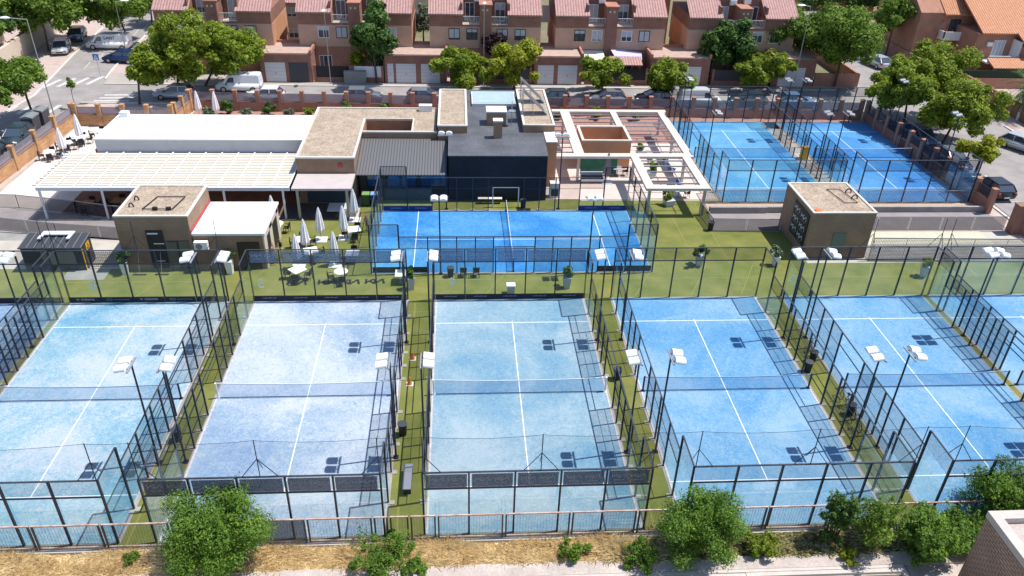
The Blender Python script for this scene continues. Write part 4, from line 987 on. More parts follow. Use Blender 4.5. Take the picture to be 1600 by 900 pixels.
w2 = thing('street_wall', 'dark red brick wall with white posts along the right pavement', 'wall', (64,46,0))
mpart(w2, 'wall', MB().box(63.6,63.9,30,57.4,0,1.7), 'brownbrick')
for y in (34,38,42,46): mpart(w2, 'post', MB().box(63.5,63.6,y,y+.3,0,2.2), 'white')
# left pavement wall
w2 = thing('street_wall', 'pinkish rendered garden wall along the left pavement', 'wall', (-50,60,0))
mpart(w2, 'wall', MB().prism([(-50.6,46),(-50.2,46),(-51.2,62),(-53.6,84),(-54.1,84),(-51.7,62)],0,2.6), 'stucco')
mpart(w2, 'wall', MB().prism([(-60,44),(-50.2,45.6),(-50.2,46),(-60,44.5)],0,2.0), 'stucco')
w2 = thing('side_street_wall', 'brick garden wall at the corner of the side street, top right', 'wall', (45.5,60,0))
mpart(w2, 'wall', MB().box(44.8,50.4,57.7,58.0,0,1.6).box(50.1,50.4,58,70,0,1.6), 'redbrick')

# ------------------------------------------------------------------ vehicles
import bmesh
def bev(mb, w_, seg=2):
    me = bpy.data.meshes.new('tmp'); me.from_pydata(mb.v, [], mb.f); bm = bmesh.new(); bm.from_mesh(me)
    bmesh.ops.bevel(bm, geom=bm.edges[:], offset=w_, segments=seg, affect='EDGES', clamp_overlap=True)
    bm.to_mesh(me); bm.free(); return me
def car(label, x, y, rz, color, kind='car', cat='car', L=4.2, group='parked cars'):
    """long axis is local x, front at +x"""
    nm = {'car':'parked_car','van':'parked_van'}[kind]
    t = thing(nm, label, cat, (x,y,.02), rz, group)
    pm = MAT.get('paint_'+color) or mat('paint_'+color, PAINT[color], rough=.22, spec=.6, metal=.25 if color in ('silver','greyp') else 0); MAT['paint_'+color] = pm
    W = .88 if kind == 'car' else .95; h = L/2
    if kind == 'car':
        prof = [(-h+.05,.35),(-h,.6),(-h+.08,.88),(-h+.5,.97),(h-1.15,.95),(h-.35,.8),(h-.02,.62),(h,.35),(h-.3,.22),(-h+.3,.22)]
        cab = [(-h+.12,.93),(-h+.62,1.42),(-h+.95,1.47),(h-1.95,1.45),(h-1.0,.93)]
    else:
        prof = [(-h,.35),(-h,1.05),(h-1.0,1.05),(h-.25,.95),(h,.7),(h,.35),(h-.3,.25),(-h+.2,.25)]
        cab = [(-h,1.0),(-h+.06,1.9),(-h+.3,1.96),(h-1.9,1.94),(h-1.45,1.85),(h-.75,1.0)]
    mb = MB(); k = 0
    b = MB().profile(prof[::-1], -W, W, 'y'); me = bev(b, .07); me.materials.append(pm); me.polygons.foreach_set('use_smooth', [True]*len(me.polygons)); link('body', me, t)
    def tap(pts, w0, w1, zt, ex=0):
        m_ = MB(); n = len(pts); zb = pts[0][1]
        f = lambda z: w0+(w1-w0)*max(0, min(1, (z-zb)/(zt-zb)))
        m_.v = [(p[0],-f(p[1])-ex,p[1]) for p in pts]+[(p[0],f(p[1])+ex,p[1]) for p in pts]
        m_.f = [tuple(range(n-1,-1,-1)), tuple(range(n,2*n))]+[(i,(i+1)%n,n+(i+1)%n,n+i) for i in range(n)]; m_.m = [0]*(n+2); return m_
    zt = cab[2][1]
    c = tap(cab, W-.04, W-.2, zt)
    if kind == 'car':
        me = bev(c, .05); me.materials.append(MAT['winglass']); link('windows', me, t)
        # roof skin and pillars in body colour
        r = MB(); w1 = W-.185
        r.box(cab[1][0]-.02, cab[3][0]+.04, -w1, w1, zt-.05, zt+.02); me = bev(r, .03); me.materials.append(pm); link('roof', me, t)
        pl = MB()
        for s in (-1, 1):
            for a, q in ((cab[0],cab[1]),(cab[4],cab[3])): pl.bar((a[0],s*(W-.05),a[1]),(q[0],s*(W-.19),q[1]-.02),.09)
            xm = (cab[1][0]+cab[3][0])/2; pl.bar((xm,s*(W-.04),.95),(xm,s*(W-.19),zt-.03),.08)
        obj('pillars', pl, pm, t)
    else:
        me = bev(c, .06); me.materials.append(pm); link('roof', me, t)
        ws = MB(); z0, z1 = 1.1, 1.8; 
        xa = lambda z: h-.75-(z-1.0)/.85*.7+.02
        ws.quad((xa(z0),-W+.1,z0),(xa(z0),W-.1,z0),(xa(z1),W-.22,z1),(xa(z1),-W+.22,z1)); obj('windscreen', ws, 'winglass', t)
        for s in (-1, 1):
            sw = MB(); ff = lambda z: s*(W-.04-.16*(z-1.0)/(zt-1.0)+.012)
            q = [(h-1.2,ff(1.12),1.12),(h-2.1,ff(1.12),1.12),(h-2.1,ff(1.68),1.68),(h-1.6,ff(1.68),1.68)]
            sw.quad(*(q if s > 0 else q[::-1])); obj('side_window', sw, 'winglass', t)
    wr = .31 if kind == 'car' else .34
    for sx in (-h+.8, h-.85):
        for s in (-1, 1):
            ty = obj('wheel', MB().tube((sx, s*(W-.17), wr), (sx, s*(W+.015), wr), wr, n=16), 'signblack', t)
            obj('rim', MB().tube((sx, s*(W+.016), wr), (sx, s*(W+.03), wr), wr*.6, n=12), 'galv', ty)
    for s in (-1, 1):
        obj('headlight', MB().box(h-.2,h-.0,s*(W-.22)-.14,s*(W-.22)+.14,.6,.74), 'lamplens', t)
        obj('tail_light', MB().box(-h-.01,-h+.14,s*(W-.12)-.09,s*(W-.12)+.09,.68,.88), 'red', t)
        obj('wing_mirror', MB().box(h-1.35,h-1.2,s*(W+.08)-.09,s*(W+.08)+.09,.95,1.08), 'signblack', t)
    obj('number_plate', MB().box(-h-.015,-h-.003,-.26,.26,.42,.53), 'white', t)
    obj('grille', MB().box(h-.02,h+.012,-.4,.4,.4,.55), 'signblack', t)
    return t
MAT['lamplens'] = mat('headlamp_glass', (.7,.72,.75), rough=.1)
PAINT = dict(white=(.75,.76,.78), silver=(.5,.52,.55), greyp=(.2,.21,.24), navy=(.015,.03,.1), black=(.012,.013,.016), blue=(.12,.2,.34), dkgreen=(.03,.05,.06))
car('silver hatchback on the left street facing the camera, by the rendered wall', -48.4, 69.3, R(-75), 'silver')
car('grey car parked behind the silver hatchback on the left street', -49.0, 75.6, R(-80), 'greyp')
vn = car('white van with a black word on its side, between the left street trees', -43.2, 71.3, R(180), 'white', 'van', 'van', 5.3)
tm = text_mesh('GANT', .55, 'signblack'); o = link('lettering', tm, vn); o.location = (-.5, .965, 1.35); o.rotation_euler = (R(90), R(-0), R(180)); o.location.y = .90
o.location = (-.4,.885,1.5)
car('dark blue car in the tree shade beside the crossing sign', -39.6, 65.2, R(170), 'navy')
car('silver car parked under the big tree at the left end of the street', -29.2, 51.6, R(180), 'silver')
car('white panel van on the back street near the white garage door', -22.9, 54.4, R(180), 'white', 'van', 'van', 4.9)
car('white hatchback behind the brick wall, next to the white panel van', -19.4, 50.9, R(180), 'white')
car('grey car behind the wall screens, second gap from the bar building', -8.8, 50.9, 0, 'greyp')
car('dark car behind the wall screens beside the bar building roof unit', -2.0, 50.8, 0, 'greyp')
car('dark green car behind the wall left of the first pergola bush', 12.0, 51.0, R(180), 'dkgreen')
car('grey car in the shade under the left one of two street trees', 18.3, 51.0, R(180), 'greyp')
car('dark car between the two street trees behind the pergola', 23.6, 51.0, R(180), 'black')
car('white van behind the first back court', 28.7, 50.4, 0, 'white', 'van', 'van', 4.7)
car('blue-grey car behind the wall at the second back court corner', 39.8, 50.4, 0, 'blue')
car('grey car in tree shade behind the first back court', 34.3, 50.6, R(180), 'dkgreen')
car('silver blue car turning at the side street below the tall tree', 56.9, 67.0, R(105), 'silver')
car('pale blue car parked along the right wall below the large trees', 48.8, 39.4, R(-85), 'blue')
car('dark car parked along the right wall beside the small bright tree', 48.7, 33.2, R(-88), 'greyp')
car('black car seen from behind near the ramp entrance on the right', 48.9, 26.9, R(93), 'black')
car('silver car on the right pavement at the edge of the photo', 58.3, 37.2, R(-60), 'silver')
car('dark car beside the left wall, nearer the waste containers', -39.6, 38.2, R(-88), 'dkgreen')
car('black car at the left photo edge beside the brick wall', -39.9, 33.2, R(-88), 'black')
def container(label, x, y, rz, m, w_=1.5, d=1.1, h=1.4):
    t = thing('waste_container', label, 'waste container', (x,y,.02), rz, 'street waste containers')
    b = MB(); v = [(-w_/2*.9,-d/2*.9,.15),(w_/2*.9,-d/2*.9,.15),(w_/2*.9,d/2*.9,.15),(-w_/2*.9,d/2*.9,.15),(-w_/2,-d/2,h),(w_/2,-d/2,h),(w_/2,d/2,h),(-w_/2,d/2,h)]
    b.v = v; b.f = [(0,3,2,1),(4,5,6,7),(0,1,5,4),(1,2,6,5),(2,3,7,6),(3,0,4,7)]; b.m = [0]*6; obj('body', b, m, t)
    obj('lid', MB().profile([(-d/2-.03,h),(d/2+.03,h),(d/2,h+.12),(0,h+.25),(-d/2,h+.12)], -w_/2-.03, w_/2+.03, 'x'), 'greyp_lid', t)
    for sx in (-1,1):
        for sy in (-1,1): obj('wheel', MB().tube((sx*w_*.38-.03,sy*d*.35,.08),(sx*w_*.38+.03,sy*d*.35,.08),.08,n=8), 'signblack', t)
MAT['greyp_lid'] = mat('container_lid', (.2,.22,.23), rough=.5)
container('dark grey waste container under the left street tree, nearer one', -39.7, 41.4, R(90), 'darkgrey')
container('dark grey waste container under the left street tree, farther one', -39.6, 43.3, R(90), 'darkgrey')

# ------------------------------------------------------------------ street lamps and sign
def street_lamp(label, x, y, h, arm, rz, r=.07):
    t = thing('street_lamp', label, 'street lamp', (x,y,0), rz, 'street lamps')
    obj('pole', MB().tube((0,0,0),(0,0,h),r,r*.6,8), 'galv', t)
    obj('arm', MB().tube((0,0,h),(arm,0,h+.12),.045,n=6), 'galv', t)
    hd = MB().lathe([(.05,-.04),(.2,.0),(.22,.06),(.12,.16),(.03,.19)], n=10); hd.v = [(arm+.3+v[0]*2.4, v[1]*1.1, h+.08+v[2]) for v in hd.v]
    obj('lamp_head', hd, 'whitemetal', t)
street_lamp('tall street lamp with a long arm above the left street tree', -39.4, 45.4, 9.6, 1.7, R(180))
street_lamp('street lamp beside the white lettered van', -40.6, 69.5, 6.2, .8, R(10))
street_lamp('street lamp in front of the house with the tall dark tree', -13.2, 57.2, 8.2, .15, R(-90), .05)
street_lamp('street lamp between the two bright trees before the plum tree house', 4.6, 57.0, 9.3, .15, R(-90), .05)
street_lamp('street lamp rising through the trees behind the second back court', 41.9, 56.6, 9.6, .8, R(180), .06)
t = thing('crossing_sign', 'blue square pedestrian crossing sign on a grey post', 'road sign', (-39.8,58.8,0), R(-8))
obj('post', MB().tube((0,0,0),(0,0,2.7),.03,n=6), 'galv', t)
pn = obj('panel', MB().box(-.36,.36,-.05,-.035,2.0,2.72), mat('sign_blue', (.05,.2,.6), rough=.4), t)
pg = MB(); pg.v = [(-.27,-.056,2.08),(.27,-.056,2.08),(0,-.056,2.62)]; pg.f = [(0,1,2)]; pg.m = [0]; obj('triangle', pg, 'letter', pn)
fg = MB().bar((0,-.06,2.28),(0,-.06,2.42),.05,.01).bar((0,-.06,2.29),(-.07,-.06,2.14),.03,.01).bar((0,-.06,2.29),(.07,-.06,2.14),.03,.01).bar((-.06,-.06,2.33),(.06,-.06,2.38),.02,.01); obj('walking_figure', fg, 'signblack', pn)
t = thing('telecom_dishes', 'two round dish antennas on a pole by the tall street tree', 'antenna', (46.4,62,0))
obj('pole', MB().tube((0,0,0),(0,0,7.2),.06,n=6), 'galv', t)
for z in (5.2, 6.9): obj('dish', MB().lathe([(.05,0),(.5,.12),(.62,.22),(.6,.24)], (0,0,0), 14), 'galv', t).matrix_local = Matrix.Translation((0,-.3,z)) @ Matrix.Rotation(R(75), 4, 'X')

# ------------------------------------------------------------------ trees and plants
import numpy as np
def leafmat(name, c1, c2, c3, trans=.25):
    m, n, l, b = _base(name); b.inputs['Roughness'].default_value = .55; b.inputs['Specular IOR Level'].default_value = .25
    g = n.new('ShaderNodeNewGeometry')
    cr = n.new('ShaderNodeValToRGB'); e = cr.color_ramp.elements; e[0].position = 0; e[1].position = 1
    e[0].color = c4(c1); e[1].color = c4(c3); x = e.new(.55); x.color = c4(c2)
    nz = n.new('ShaderNodeTexNoise'); nz.inputs['Scale'].default_value = .9; nz.inputs['Detail'].default_value = 3; l.new(g.outputs['Position'], nz.inputs['Vector'])
    ad = n.new('ShaderNodeMath'); ad.operation = 'MULTIPLY_ADD'; ad.inputs[1].default_value = .45; l.new(g.outputs['Random Per Island'], ad.inputs[0])
    sb = n.new('ShaderNodeMath'); sb.operation = 'SUBTRACT'; sb.inputs[1].default_value = .22; l.new(nz.outputs[0], sb.inputs[0]); l.new(sb.outputs[0], ad.inputs[2])
    l.new(ad.outputs[0], cr.inputs[0]); l.new(cr.outputs[0], b.inputs['Base Color'])
    out = n['Material Output']; tl = n.new('ShaderNodeBsdfTranslucent'); l.new(cr.outputs[0], tl.inputs[0])
    mx = n.new('ShaderNodeMixShader'); mx.inputs[0].default_value = trans; l.new(b.outputs[0], mx.inputs[1]); l.new(tl.outputs[0], mx.inputs[2]); l.new(mx.outputs[0], out.inputs[0])
    return m
MAT.update(
 leaf_bright=leafmat('leaf_bright', (.08,.125,.012), (.23,.31,.028), (.44,.5,.055), .42),
 leaf_mid=leafmat('leaf_mid', (.05,.1,.015), (.15,.25,.03), (.31,.42,.06), .38),
 leaf_dark=leafmat('leaf_dark', (.025,.06,.014), (.075,.15,.03), (.17,.28,.055), .3),
 leaf_yellow=leafmat('leaf_yellow', (.14,.17,.012), (.34,.38,.03), (.55,.56,.06), .4),
 leaf_plum=leafmat('leaf_plum', (.02,.01,.014), (.05,.025,.035), (.09,.05,.06)),
 leaf_grey=leafmat('leaf_grey', (.1,.14,.08), (.17,.21,.13), (.26,.3,.2)),
 leaf_rust=leafmat('leaf_rust', (.2,.08,.06), (.32,.16,.12), (.4,.24,.18)),
 leaf_bush=leafmat('leaf_bush', (.045,.1,.014), (.13,.24,.03), (.3,.45,.06), .35),
 bark=mat('bark', (.07,.05,.04), (.12,.09,.07), scale=6, rough=.95),
)
RG = np.random.default_rng(11)
def leaves(pts, nrm, size, aspect=1.0, jitter=.35):
    """pts,nrm (n,3): one diamond-ish quad per point"""
    n = len(pts); a = np.cross(nrm, RG.normal(size=(n,3))); a /= np.linalg.norm(a, axis=1)[:,None]+1e-9
    b = np.cross(nrm, a); s = (size*(1+jitter*RG.normal(size=n)).clip(.4,1.8))[:,None]
    v = np.empty((n,4,3)); v[:,0] = pts-a*s*aspect; v[:,1] = pts-b*s*.55; v[:,2] = pts+a*s*aspect; v[:,3] = pts+b*s*.55
    v[:,1] += nrm*s*.18; v[:,3] += nrm*s*.18
    return v.reshape(-1,3)
def leafmesh(name, v, m):
    me = bpy.data.meshes.new(name); n = len(v)//4
    me.vertices.add(len(v)); me.vertices.foreach_set('co', v.astype(np.float32).ravel())
    me.loops.add(4*n); me.loops.foreach_set('vertex_index', np.arange(4*n, dtype=np.int32))
    me.polygons.add(n); me.polygons.foreach_set('loop_start', np.arange(0, 4*n, 4, dtype=np.int32)); me.polygons.foreach_set('loop_total', np.full(n, 4, dtype=np.int32))
    me.materials.append(MAT[m]); me.update(); me.validate(); return me
def crown_pts(cx, cy, z0, z1, r, n, lobes, seed, droop=0, shell=.55):
    rg = np.random.default_rng(seed); C = []; Rr = []
    H = z1-z0; zc = z0+H*.5
    for i in range(lobes):
        u = rg.normal(size=3); u /= np.linalg.norm(u); k = rg.uniform(.35,.95)
        if i < 2: k = .1
        c = np.array([cx+u[0]*r*k, cy+u[1]*r*k, zc+u[2]*H*.5*k*.95]); C.append(c); Rr.append(rg.uniform(.15,.37)*min(r, H*.62)*(1.25 if k < .3 else 1))
    C = np.array(C); Rr = np.array(Rr); w_ = Rr**2; idx = rg.choice(lobes, n, p=w_/w_.sum())
    u = rg.normal(size=(n,3)); u /= np.linalg.norm(u, axis=1)[:,None]
    rad = (shell+(1-shell)*rg.random(n)**.5)*(1+.17*rg.normal(size=n))
    p = C[idx]+u*(Rr[idx]*rad)[:,None]*np.array([1,1,.85])
    nr = u*.7+rg.normal(size=(n,3))*.45+np.array([0,0,.45]); nr /= np.linalg.norm(nr, axis=1)[:,None]
    return p, nr, C
def tree(label, x, y, H, zb, r, m='leaf_mid', dx=0, dy=0, n=5200, leaf=.2, lobes=26, kind='tree', seed=None, tr=.14, multi=1, cat='tree', group='street and garden trees', aspect=1.0, lean=0):
    seed = seed or int(abs(x*37+y*101)) % 9973; leaf *= .8; n = int(n*1.45)
    t = thing(kind, label, cat, (x,y,0), 0, group)
    p, nr, C = crown_pts(dx, dy, zb, H, r, n, lobes, seed)
    link('crown', leafmesh('crown', leaves(p, nr, leaf, aspect), m), t)
    tb = MB(); top = Vector((dx*.7, dy*.7, zb+(H-zb)*.45)); rg = random.Random(seed)
    for k in range(multi):
        o = Vector((rg.uniform(-.3,.3),rg.uniform(-.3,.3),0)) if multi > 1 else Vector((0,0,0))
        mid = o.lerp(top, .5)+Vector((rg.uniform(-.15,.15),rg.uniform(-.15,.15),0))
        tb.tube(o, mid, tr, tr*.75, 8, caps=True); tb.tube(mid, top, tr*.75, tr*.45, 8)
    for c in list(C)[:9]:
        a = Vector((dx*.5,dy*.5,zb+(H-zb)*rg.uniform(.1,.35))); tb.tube(a, Vector(c), tr*.42, tr*.12, 5)
    obj('trunk', tb, 'bark', t)
    return t
tree('leafy street tree in front of the left street lamp, over the waste containers', -41.0,44.6,6.8,2.4,2.7,'leaf_mid',n=6000,leaf=.2)
tree('low tree crown cut off by the left photo edge', -43.4,40.6,4.8,1.8,2.4,'leaf_mid',dx=1)
tree('big dark tree at the top left, beside the rendered wall', -50.3,69.7,8.6,2.4,4.3,'leaf_mid',dx=.2,n=11000,leaf=.25,lobes=36)
tree('tall tree hanging over the top left corner of the photo', -56.5,70,9.5,2.4,4.6,'leaf_dark',n=9000,leaf=.27,lobes=34)
tree('tree behind the rendered wall near the left lamp', -54.2,61.5,7.2,2.2,3.2,'leaf_mid',n=6000,leaf=.23)
tree('dark tree with a thin trunk behind the silver hatchback', -50.0,76.2,8.6,2.6,3.4,'leaf_mid',dx=.6,n=7500)
tree('palm-like dark garden shrub tree at the far top left', -54.5,64.5,6.2,2.4,3.2,'leaf_dark',dx=1)
tree('large dark tree whose trunk hides part of the lettered van', -41.5,73.6,8.8,2.2,4.2,'leaf_mid',dx=-1.2,n=10500,leaf=.25,lobes=34)
tree('tree at the top edge beyond the van, left of the brick houses', -42.0,84,6.6,1.6,3.4,'leaf_dark',dx=.6)
tree('tree beyond the left street, half hidden by larger crowns', -46.5,90,6.5,1.6,3.4,'leaf_mid')
tree('round yellow-green tree left of the big pair, over the pavement', -32.3,49.4,6.0,2.3,2.6,'leaf_bright',dx=1.2,n=6000)
tree('tallest bright tree of the left cluster, in front of the brick house', -29.0,51.9,9.0,2.0,3.6,'leaf_bright',dx=1.3,n=10500,leaf=.2,lobes=36)
tree('wide bright tree of the left cluster, next to the white panel van', -27.2,56.0,7.4,1.2,3.9,'leaf_bright',dx=3.2,n=10500,leaf=.2,lobes=36)
tree('tall narrow dark tree between the brick houses and the street', -7.9,57.6,9.6,2.2,3.3,'leaf_dark',dx=-.2,n=6500,leaf=.26,lobes=24)
tree('left one of the two touching bright trees behind the dark hall', 3.1,55.6,4.7,.9,3.9,'leaf_bright',dx=-.6,n=8500)
tree('right one of the two touching bright trees behind the dark hall', 8.1,55.4,5.8,1.0,3.9,'leaf_yellow',dx=.1,n=8500)
tree('dark purple plum tree in a house garden', 5.6,62.0,6.2,2.6,2.4,'leaf_plum',n=4200,leaf=.2)
tree('bright tree with a visible trunk in front of the centre brick house', 18.2,53.8,4.2,1.0,3.3,'leaf_bright',n=7000)
tree('bright street tree beside the lilac shade sail, right of the trunked one', 25.4,52.9,4.9,.8,3.1,'leaf_bright',n=7000)
tree('dark green tree in front of the right-hand brick house', 34.2,59.8,8.0,1.6,3.4,'leaf_dark',n=7500,leaf=.26)
tree('wide dark green tree hiding the corner of the last brick house', 43.0,64.6,8.8,1.8,5.4,'leaf_mid',n=13500,leaf=.25,lobes=44)
tree('yellow-green tree behind the first back court', 37.4,56.4,4.6,1.0,4.5,'leaf_bright',n=11500,lobes=34)
tree('tall bright tree at the mouth of the side street', 47.4,57.5,10.0,2.4,4.4,'leaf_mid',dx=-.1,n=14000,leaf=.22,lobes=44)
tree('thin green tree before the corner house, beside the parked silver car', 60.7,71.8,8.0,3.2,3.5,'leaf_mid',n=6000,leaf=.22)
tree('large green tree whose shadow falls on the right back court', 49.2,43.6,7.4,2.7,4.9,'leaf_bright',dx=-1.2,n=15500,leaf=.2,lobes=44)
tree('bright tree standing behind the two right-hand street trees', 54.0,46.2,8.4,2.8,3.9,'leaf_bright',dx=-1.4,n=9500,lobes=34)
tree('spreading yellow-green tree over the cars along the right wall', 50.8,38.6,6.5,1.3,4.3,'leaf_bright',dx=.8,n=14500,leaf=.19,lobes=44)
tree('small bright yellow tree beside the black car', 49.6,30.7,3.8,1.5,2.2,'leaf_yellow',dx=.2,n=4200,leaf=.16)
for i, (x, y, H, r, lb) in enumerate(((58.5,93,8,4,'left'),(66.5,96,8,5,'second'),(75.7,95,8,5,'third'),(50,98,7.5,4.5,'leftmost low'),(84,98,8,5,'rightmost'))):
    tree(f'dark background tree at the top edge, right side, {lb} of the far row', x, y, H, 1.2, r, 'leaf_dark', n=4500, leaf=.34)
tree('silvery olive tree in the gap between two brick houses', -2.9,72,6.2,2.0,1.7,'leaf_grey',n=2400,leaf=.16)
tree('staked young sapling at the corner of the left terrace wall', -38.2,47.8,3.6,1.6,.6,'leaf_mid',n=420,leaf=.12,tr=.04,lobes=8)
tree('pale shrub between the white garden fence and the tall dark tree', -10.2,59.3,3.6,1.2,1.1,'leaf_yellow',n=1600,leaf=.16)
# bare reddish tree
t = thing('bare_tree', 'nearly bare reddish tree in front of the corner house', 'tree', (66.8,70,0), group='street and garden trees')
tb = MB(); rg = random.Random(5); tb.tube((0,0,0),(0,0,3.2),.12,.08); tips = []
for i in range(16):
    a = rg.uniform(0,6.28); e = Vector((math.cos(a)*rg.uniform(1,2.6), math.sin(a)*rg.uniform(1,2.4), rg.uniform(3.6,6.6))); s_ = Vector((0,0,rg.uniform(2.0,3.2))); tb.tube(s_, e, .05, .015, 5)
    for j in range(5):
        s2 = s_.lerp(e, rg.uniform(.4,.95)); e2 = s2+Vector((rg.uniform(-.8,.8),rg.uniform(-.8,.8),rg.uniform(.1,.9))); tb.tube(s2, e2, .02, .006, 4); tips.append(e2)
obj('trunk', tb, 'bark', t); pp = np.array([list(e) for e in tips for _ in range(7)])+RG.normal(size=(len(tips)*7,3))*.14
link('crown', leafmesh('crown', leaves(pp, RG.normal(size=pp.shape)/1.7, .1), 'leaf_rust'), t)
# palm
t = thing('palm_tree', 'dark bushy palm tree at the right photo edge', 'palm', (64.2,46.5,0), group='street and garden trees')
tb = MB().tube((0,0,0),(0,0,3.4),.42,.36,10); obj('trunk', tb, 'bark', t)
fm = MB(); rg = random.Random(9)
for i in range(75):
    a = rg.uniform(0,6.28); el = rg.uniform(-.5,1.25); L = rg.uniform(2.6,3.9); d = Vector((math.cos(a),math.sin(a),0)); p = Vector((0,0,3.5)); v = d*math.cos(el)+Vector((0,0,math.sin(el)))
    w0 = Vector((-d.y,d.x,0))
    for s_ in range(7):
        q = p+v*L/7; v = (v+Vector((0,0,-.2))).normalized()
        for j in range(3):
            f = j/3; c = p.lerp(q, f)
            for sd in (-1,1): e = c+w0*sd*(.5-.04*s_)+v*.28+Vector((0,0,-.2)); fm.quad(tuple(c), tuple(c+v*.07), tuple(e), tuple(e))
        p = q
fm.f = [f[:3] for f in fm.f]
obj('fronds', fm, 'leaf_dark', t)
def bush(label, x, y, H, r, m='leaf_mid', zb=0, n=900, leaf=.09, kind='bush', dx=0, dy=0, lobes=14, cat='bush', group='bushes', aspect=1.2, sprays=0):
    seed = int(abs(x*53+y*17+H*9)) % 9973
    t = thing(kind, label, cat, (x,y,0), 0, group)
    p, nr, C = crown_pts(dx, dy, zb, H, r, n, lobes, seed, shell=.35)
    if sprays:
        rg = np.random.default_rng(seed); P_ = [p]; N_ = [nr]
        for i in range(sprays):
            a = rg.uniform(0,6.28); el = rg.uniform(.5,1.5); o = np.array([dx+rg.uniform(-.5,.5)*r*1.2, dy+rg.uniform(-.5,.5)*r, zb+(H-zb)*rg.uniform(.35,.85)]); d = np.array([math.cos(a)*math.cos(el),math.sin(a)*math.cos(el),math.sin(el)])
            k = 26; tt = np.linspace(0,1,k)[:,None]*rg.uniform(.5,1.1)*r*.42; q = o+d*tt+rg.normal(size=(k,3))*.05-np.array([0,0,.12])*tt**2; P_.append(q); N_.append(rg.normal(size=(k,3))*.5+np.array([0,0,.7]))
        p = np.concatenate(P_); nr = np.concatenate(N_)
        nr /= np.linalg.norm(nr, axis=1)[:,None]
    link('foliage', leafmesh('foliage', leaves(p, nr, leaf, aspect), m), t)
    tb = MB(); rg = random.Random(seed)
    for c in list(C)[:8]: tb.tube((rg.uniform(-.1,.1),rg.uniform(-.1,.1),0), tuple(c), .03*max(1,H/2), .01, 5)
    obj('stems', tb, 'bark', t)
    return t
G8 = 'round bushes along the street wall'
for x, y, H, m, lb in ((-22.4,46.4,1.5,'leaf_dark','leftmost round dark bush along the street wall'),(-18.1,46.2,1.4,'leaf_dark','conical dark bush second from the left along the street wall'),(-13.9,46.0,1.1,'leaf_bright','small bright bush beside the back corner of the gravel roof'),
   (-10.3,46.8,1.3,'leaf_mid','bush behind the gravel roof, left one of two'),(-6.2,46.7,1.2,'leaf_mid','bush behind the gravel roof, right one of two'),(12.1,45.6,1.2,'leaf_mid','bush just right of the solar collectors'),(16.1,45.5,1.4,'leaf_yellow','bright bush behind the middle of the beam pergola'),(20.5,45.4,1.3,'leaf_mid','bush behind the right part of the beam pergola')):
    bush(lb, x, y, H, .72, m, n=1100, leaf=.1, group=G8)
for x, lb in ((-20.3,'left'),(-16,'middle'),(-24.2,'corner')): bush(f'spiky pale plant between the round wall bushes, {lb} one', x, 46.1, .8, .5, 'leaf_grey', n=260, leaf=.16, aspect=2, kind='plant', cat='plant', group='spiky plants by the wall')
# foreground bushes
FG = 'wild bushes on the foreground bank'
bush('largest feathery green bush in the left foreground', -9.0,-11.3,4.1,2.3,'leaf_bush',n=40000,leaf=.043,lobes=60,dx=.3,group=FG,sprays=150)
bush('low spreading bright bush in front of the gap between courts', -1.7,-11.6,.95,2.1,'leaf_bush',n=22000,leaf=.042,lobes=40,group=FG,sprays=90)
bush('big rounded dark green bush in the foreground, right of centre', 12.4,-11.6,3.6,1.9,'leaf_bush',n=32000,leaf=.043,lobes=50,dx=-.3,group=FG,sprays=140)
bush('low dense bush at the left foot of the big rounded bush', 9.4,-11.9,.9,1.1,'leaf_bush',n=5000,leaf=.05,lobes=16,group=FG,sprays=30)
bush('low yellowish bush at the right foot of the big rounded bush', 15.0,-11.6,1.1,.9,'leaf_bright',n=3600,leaf=.05,lobes=14,group=FG,sprays=30)
bush('slender wispy sapling bush against the fence', 18.5,-11.1,3.3,.95,'leaf_dark',n=4200,leaf=.055,lobes=18,group=FG,sprays=60)
bush('grey-green airy bush between the wispy sapling and the bright bush', 20.3,-11.3,3.0,1.3,'leaf_mid',n=5000,leaf=.045,lobes=22,group=FG,sprays=90)
bush('bright green bush spilling over the concrete edge on the right', 22.6,-12.0,2.3,1.7,'leaf_bush',n=19000,leaf=.05,lobes=30,group=FG,sprays=110)
bush('bright bush tucked against the brick stair block', 24.3,-11.4,2.0,1.2,'leaf_bush',n=9000,leaf=.05,lobes=20,group=FG,sprays=60)
bush('tall dark bush behind the brick stair block at the right edge', 26.6,-10.3,3.7,2.0,'leaf_bush',n=24000,leaf=.045,lobes=34,group=FG,sprays=120)
bush('tiny bright shrub on the bank left of the bright bush', 18.9,-12.1,.7,.6,'leaf_yellow',n=1800,leaf=.045,group=FG)
bush('small weedy shrub in the dry grass near the centre', 6.6,-11.5,.8,.8,'leaf_mid',n=1500,leaf=.045,group=FG,sprays=20)
bush('small weed by the fence post left of the large feathery bush', -12.5,-10.8,.6,.6,'leaf_mid',n=800,leaf=.045,group=FG)
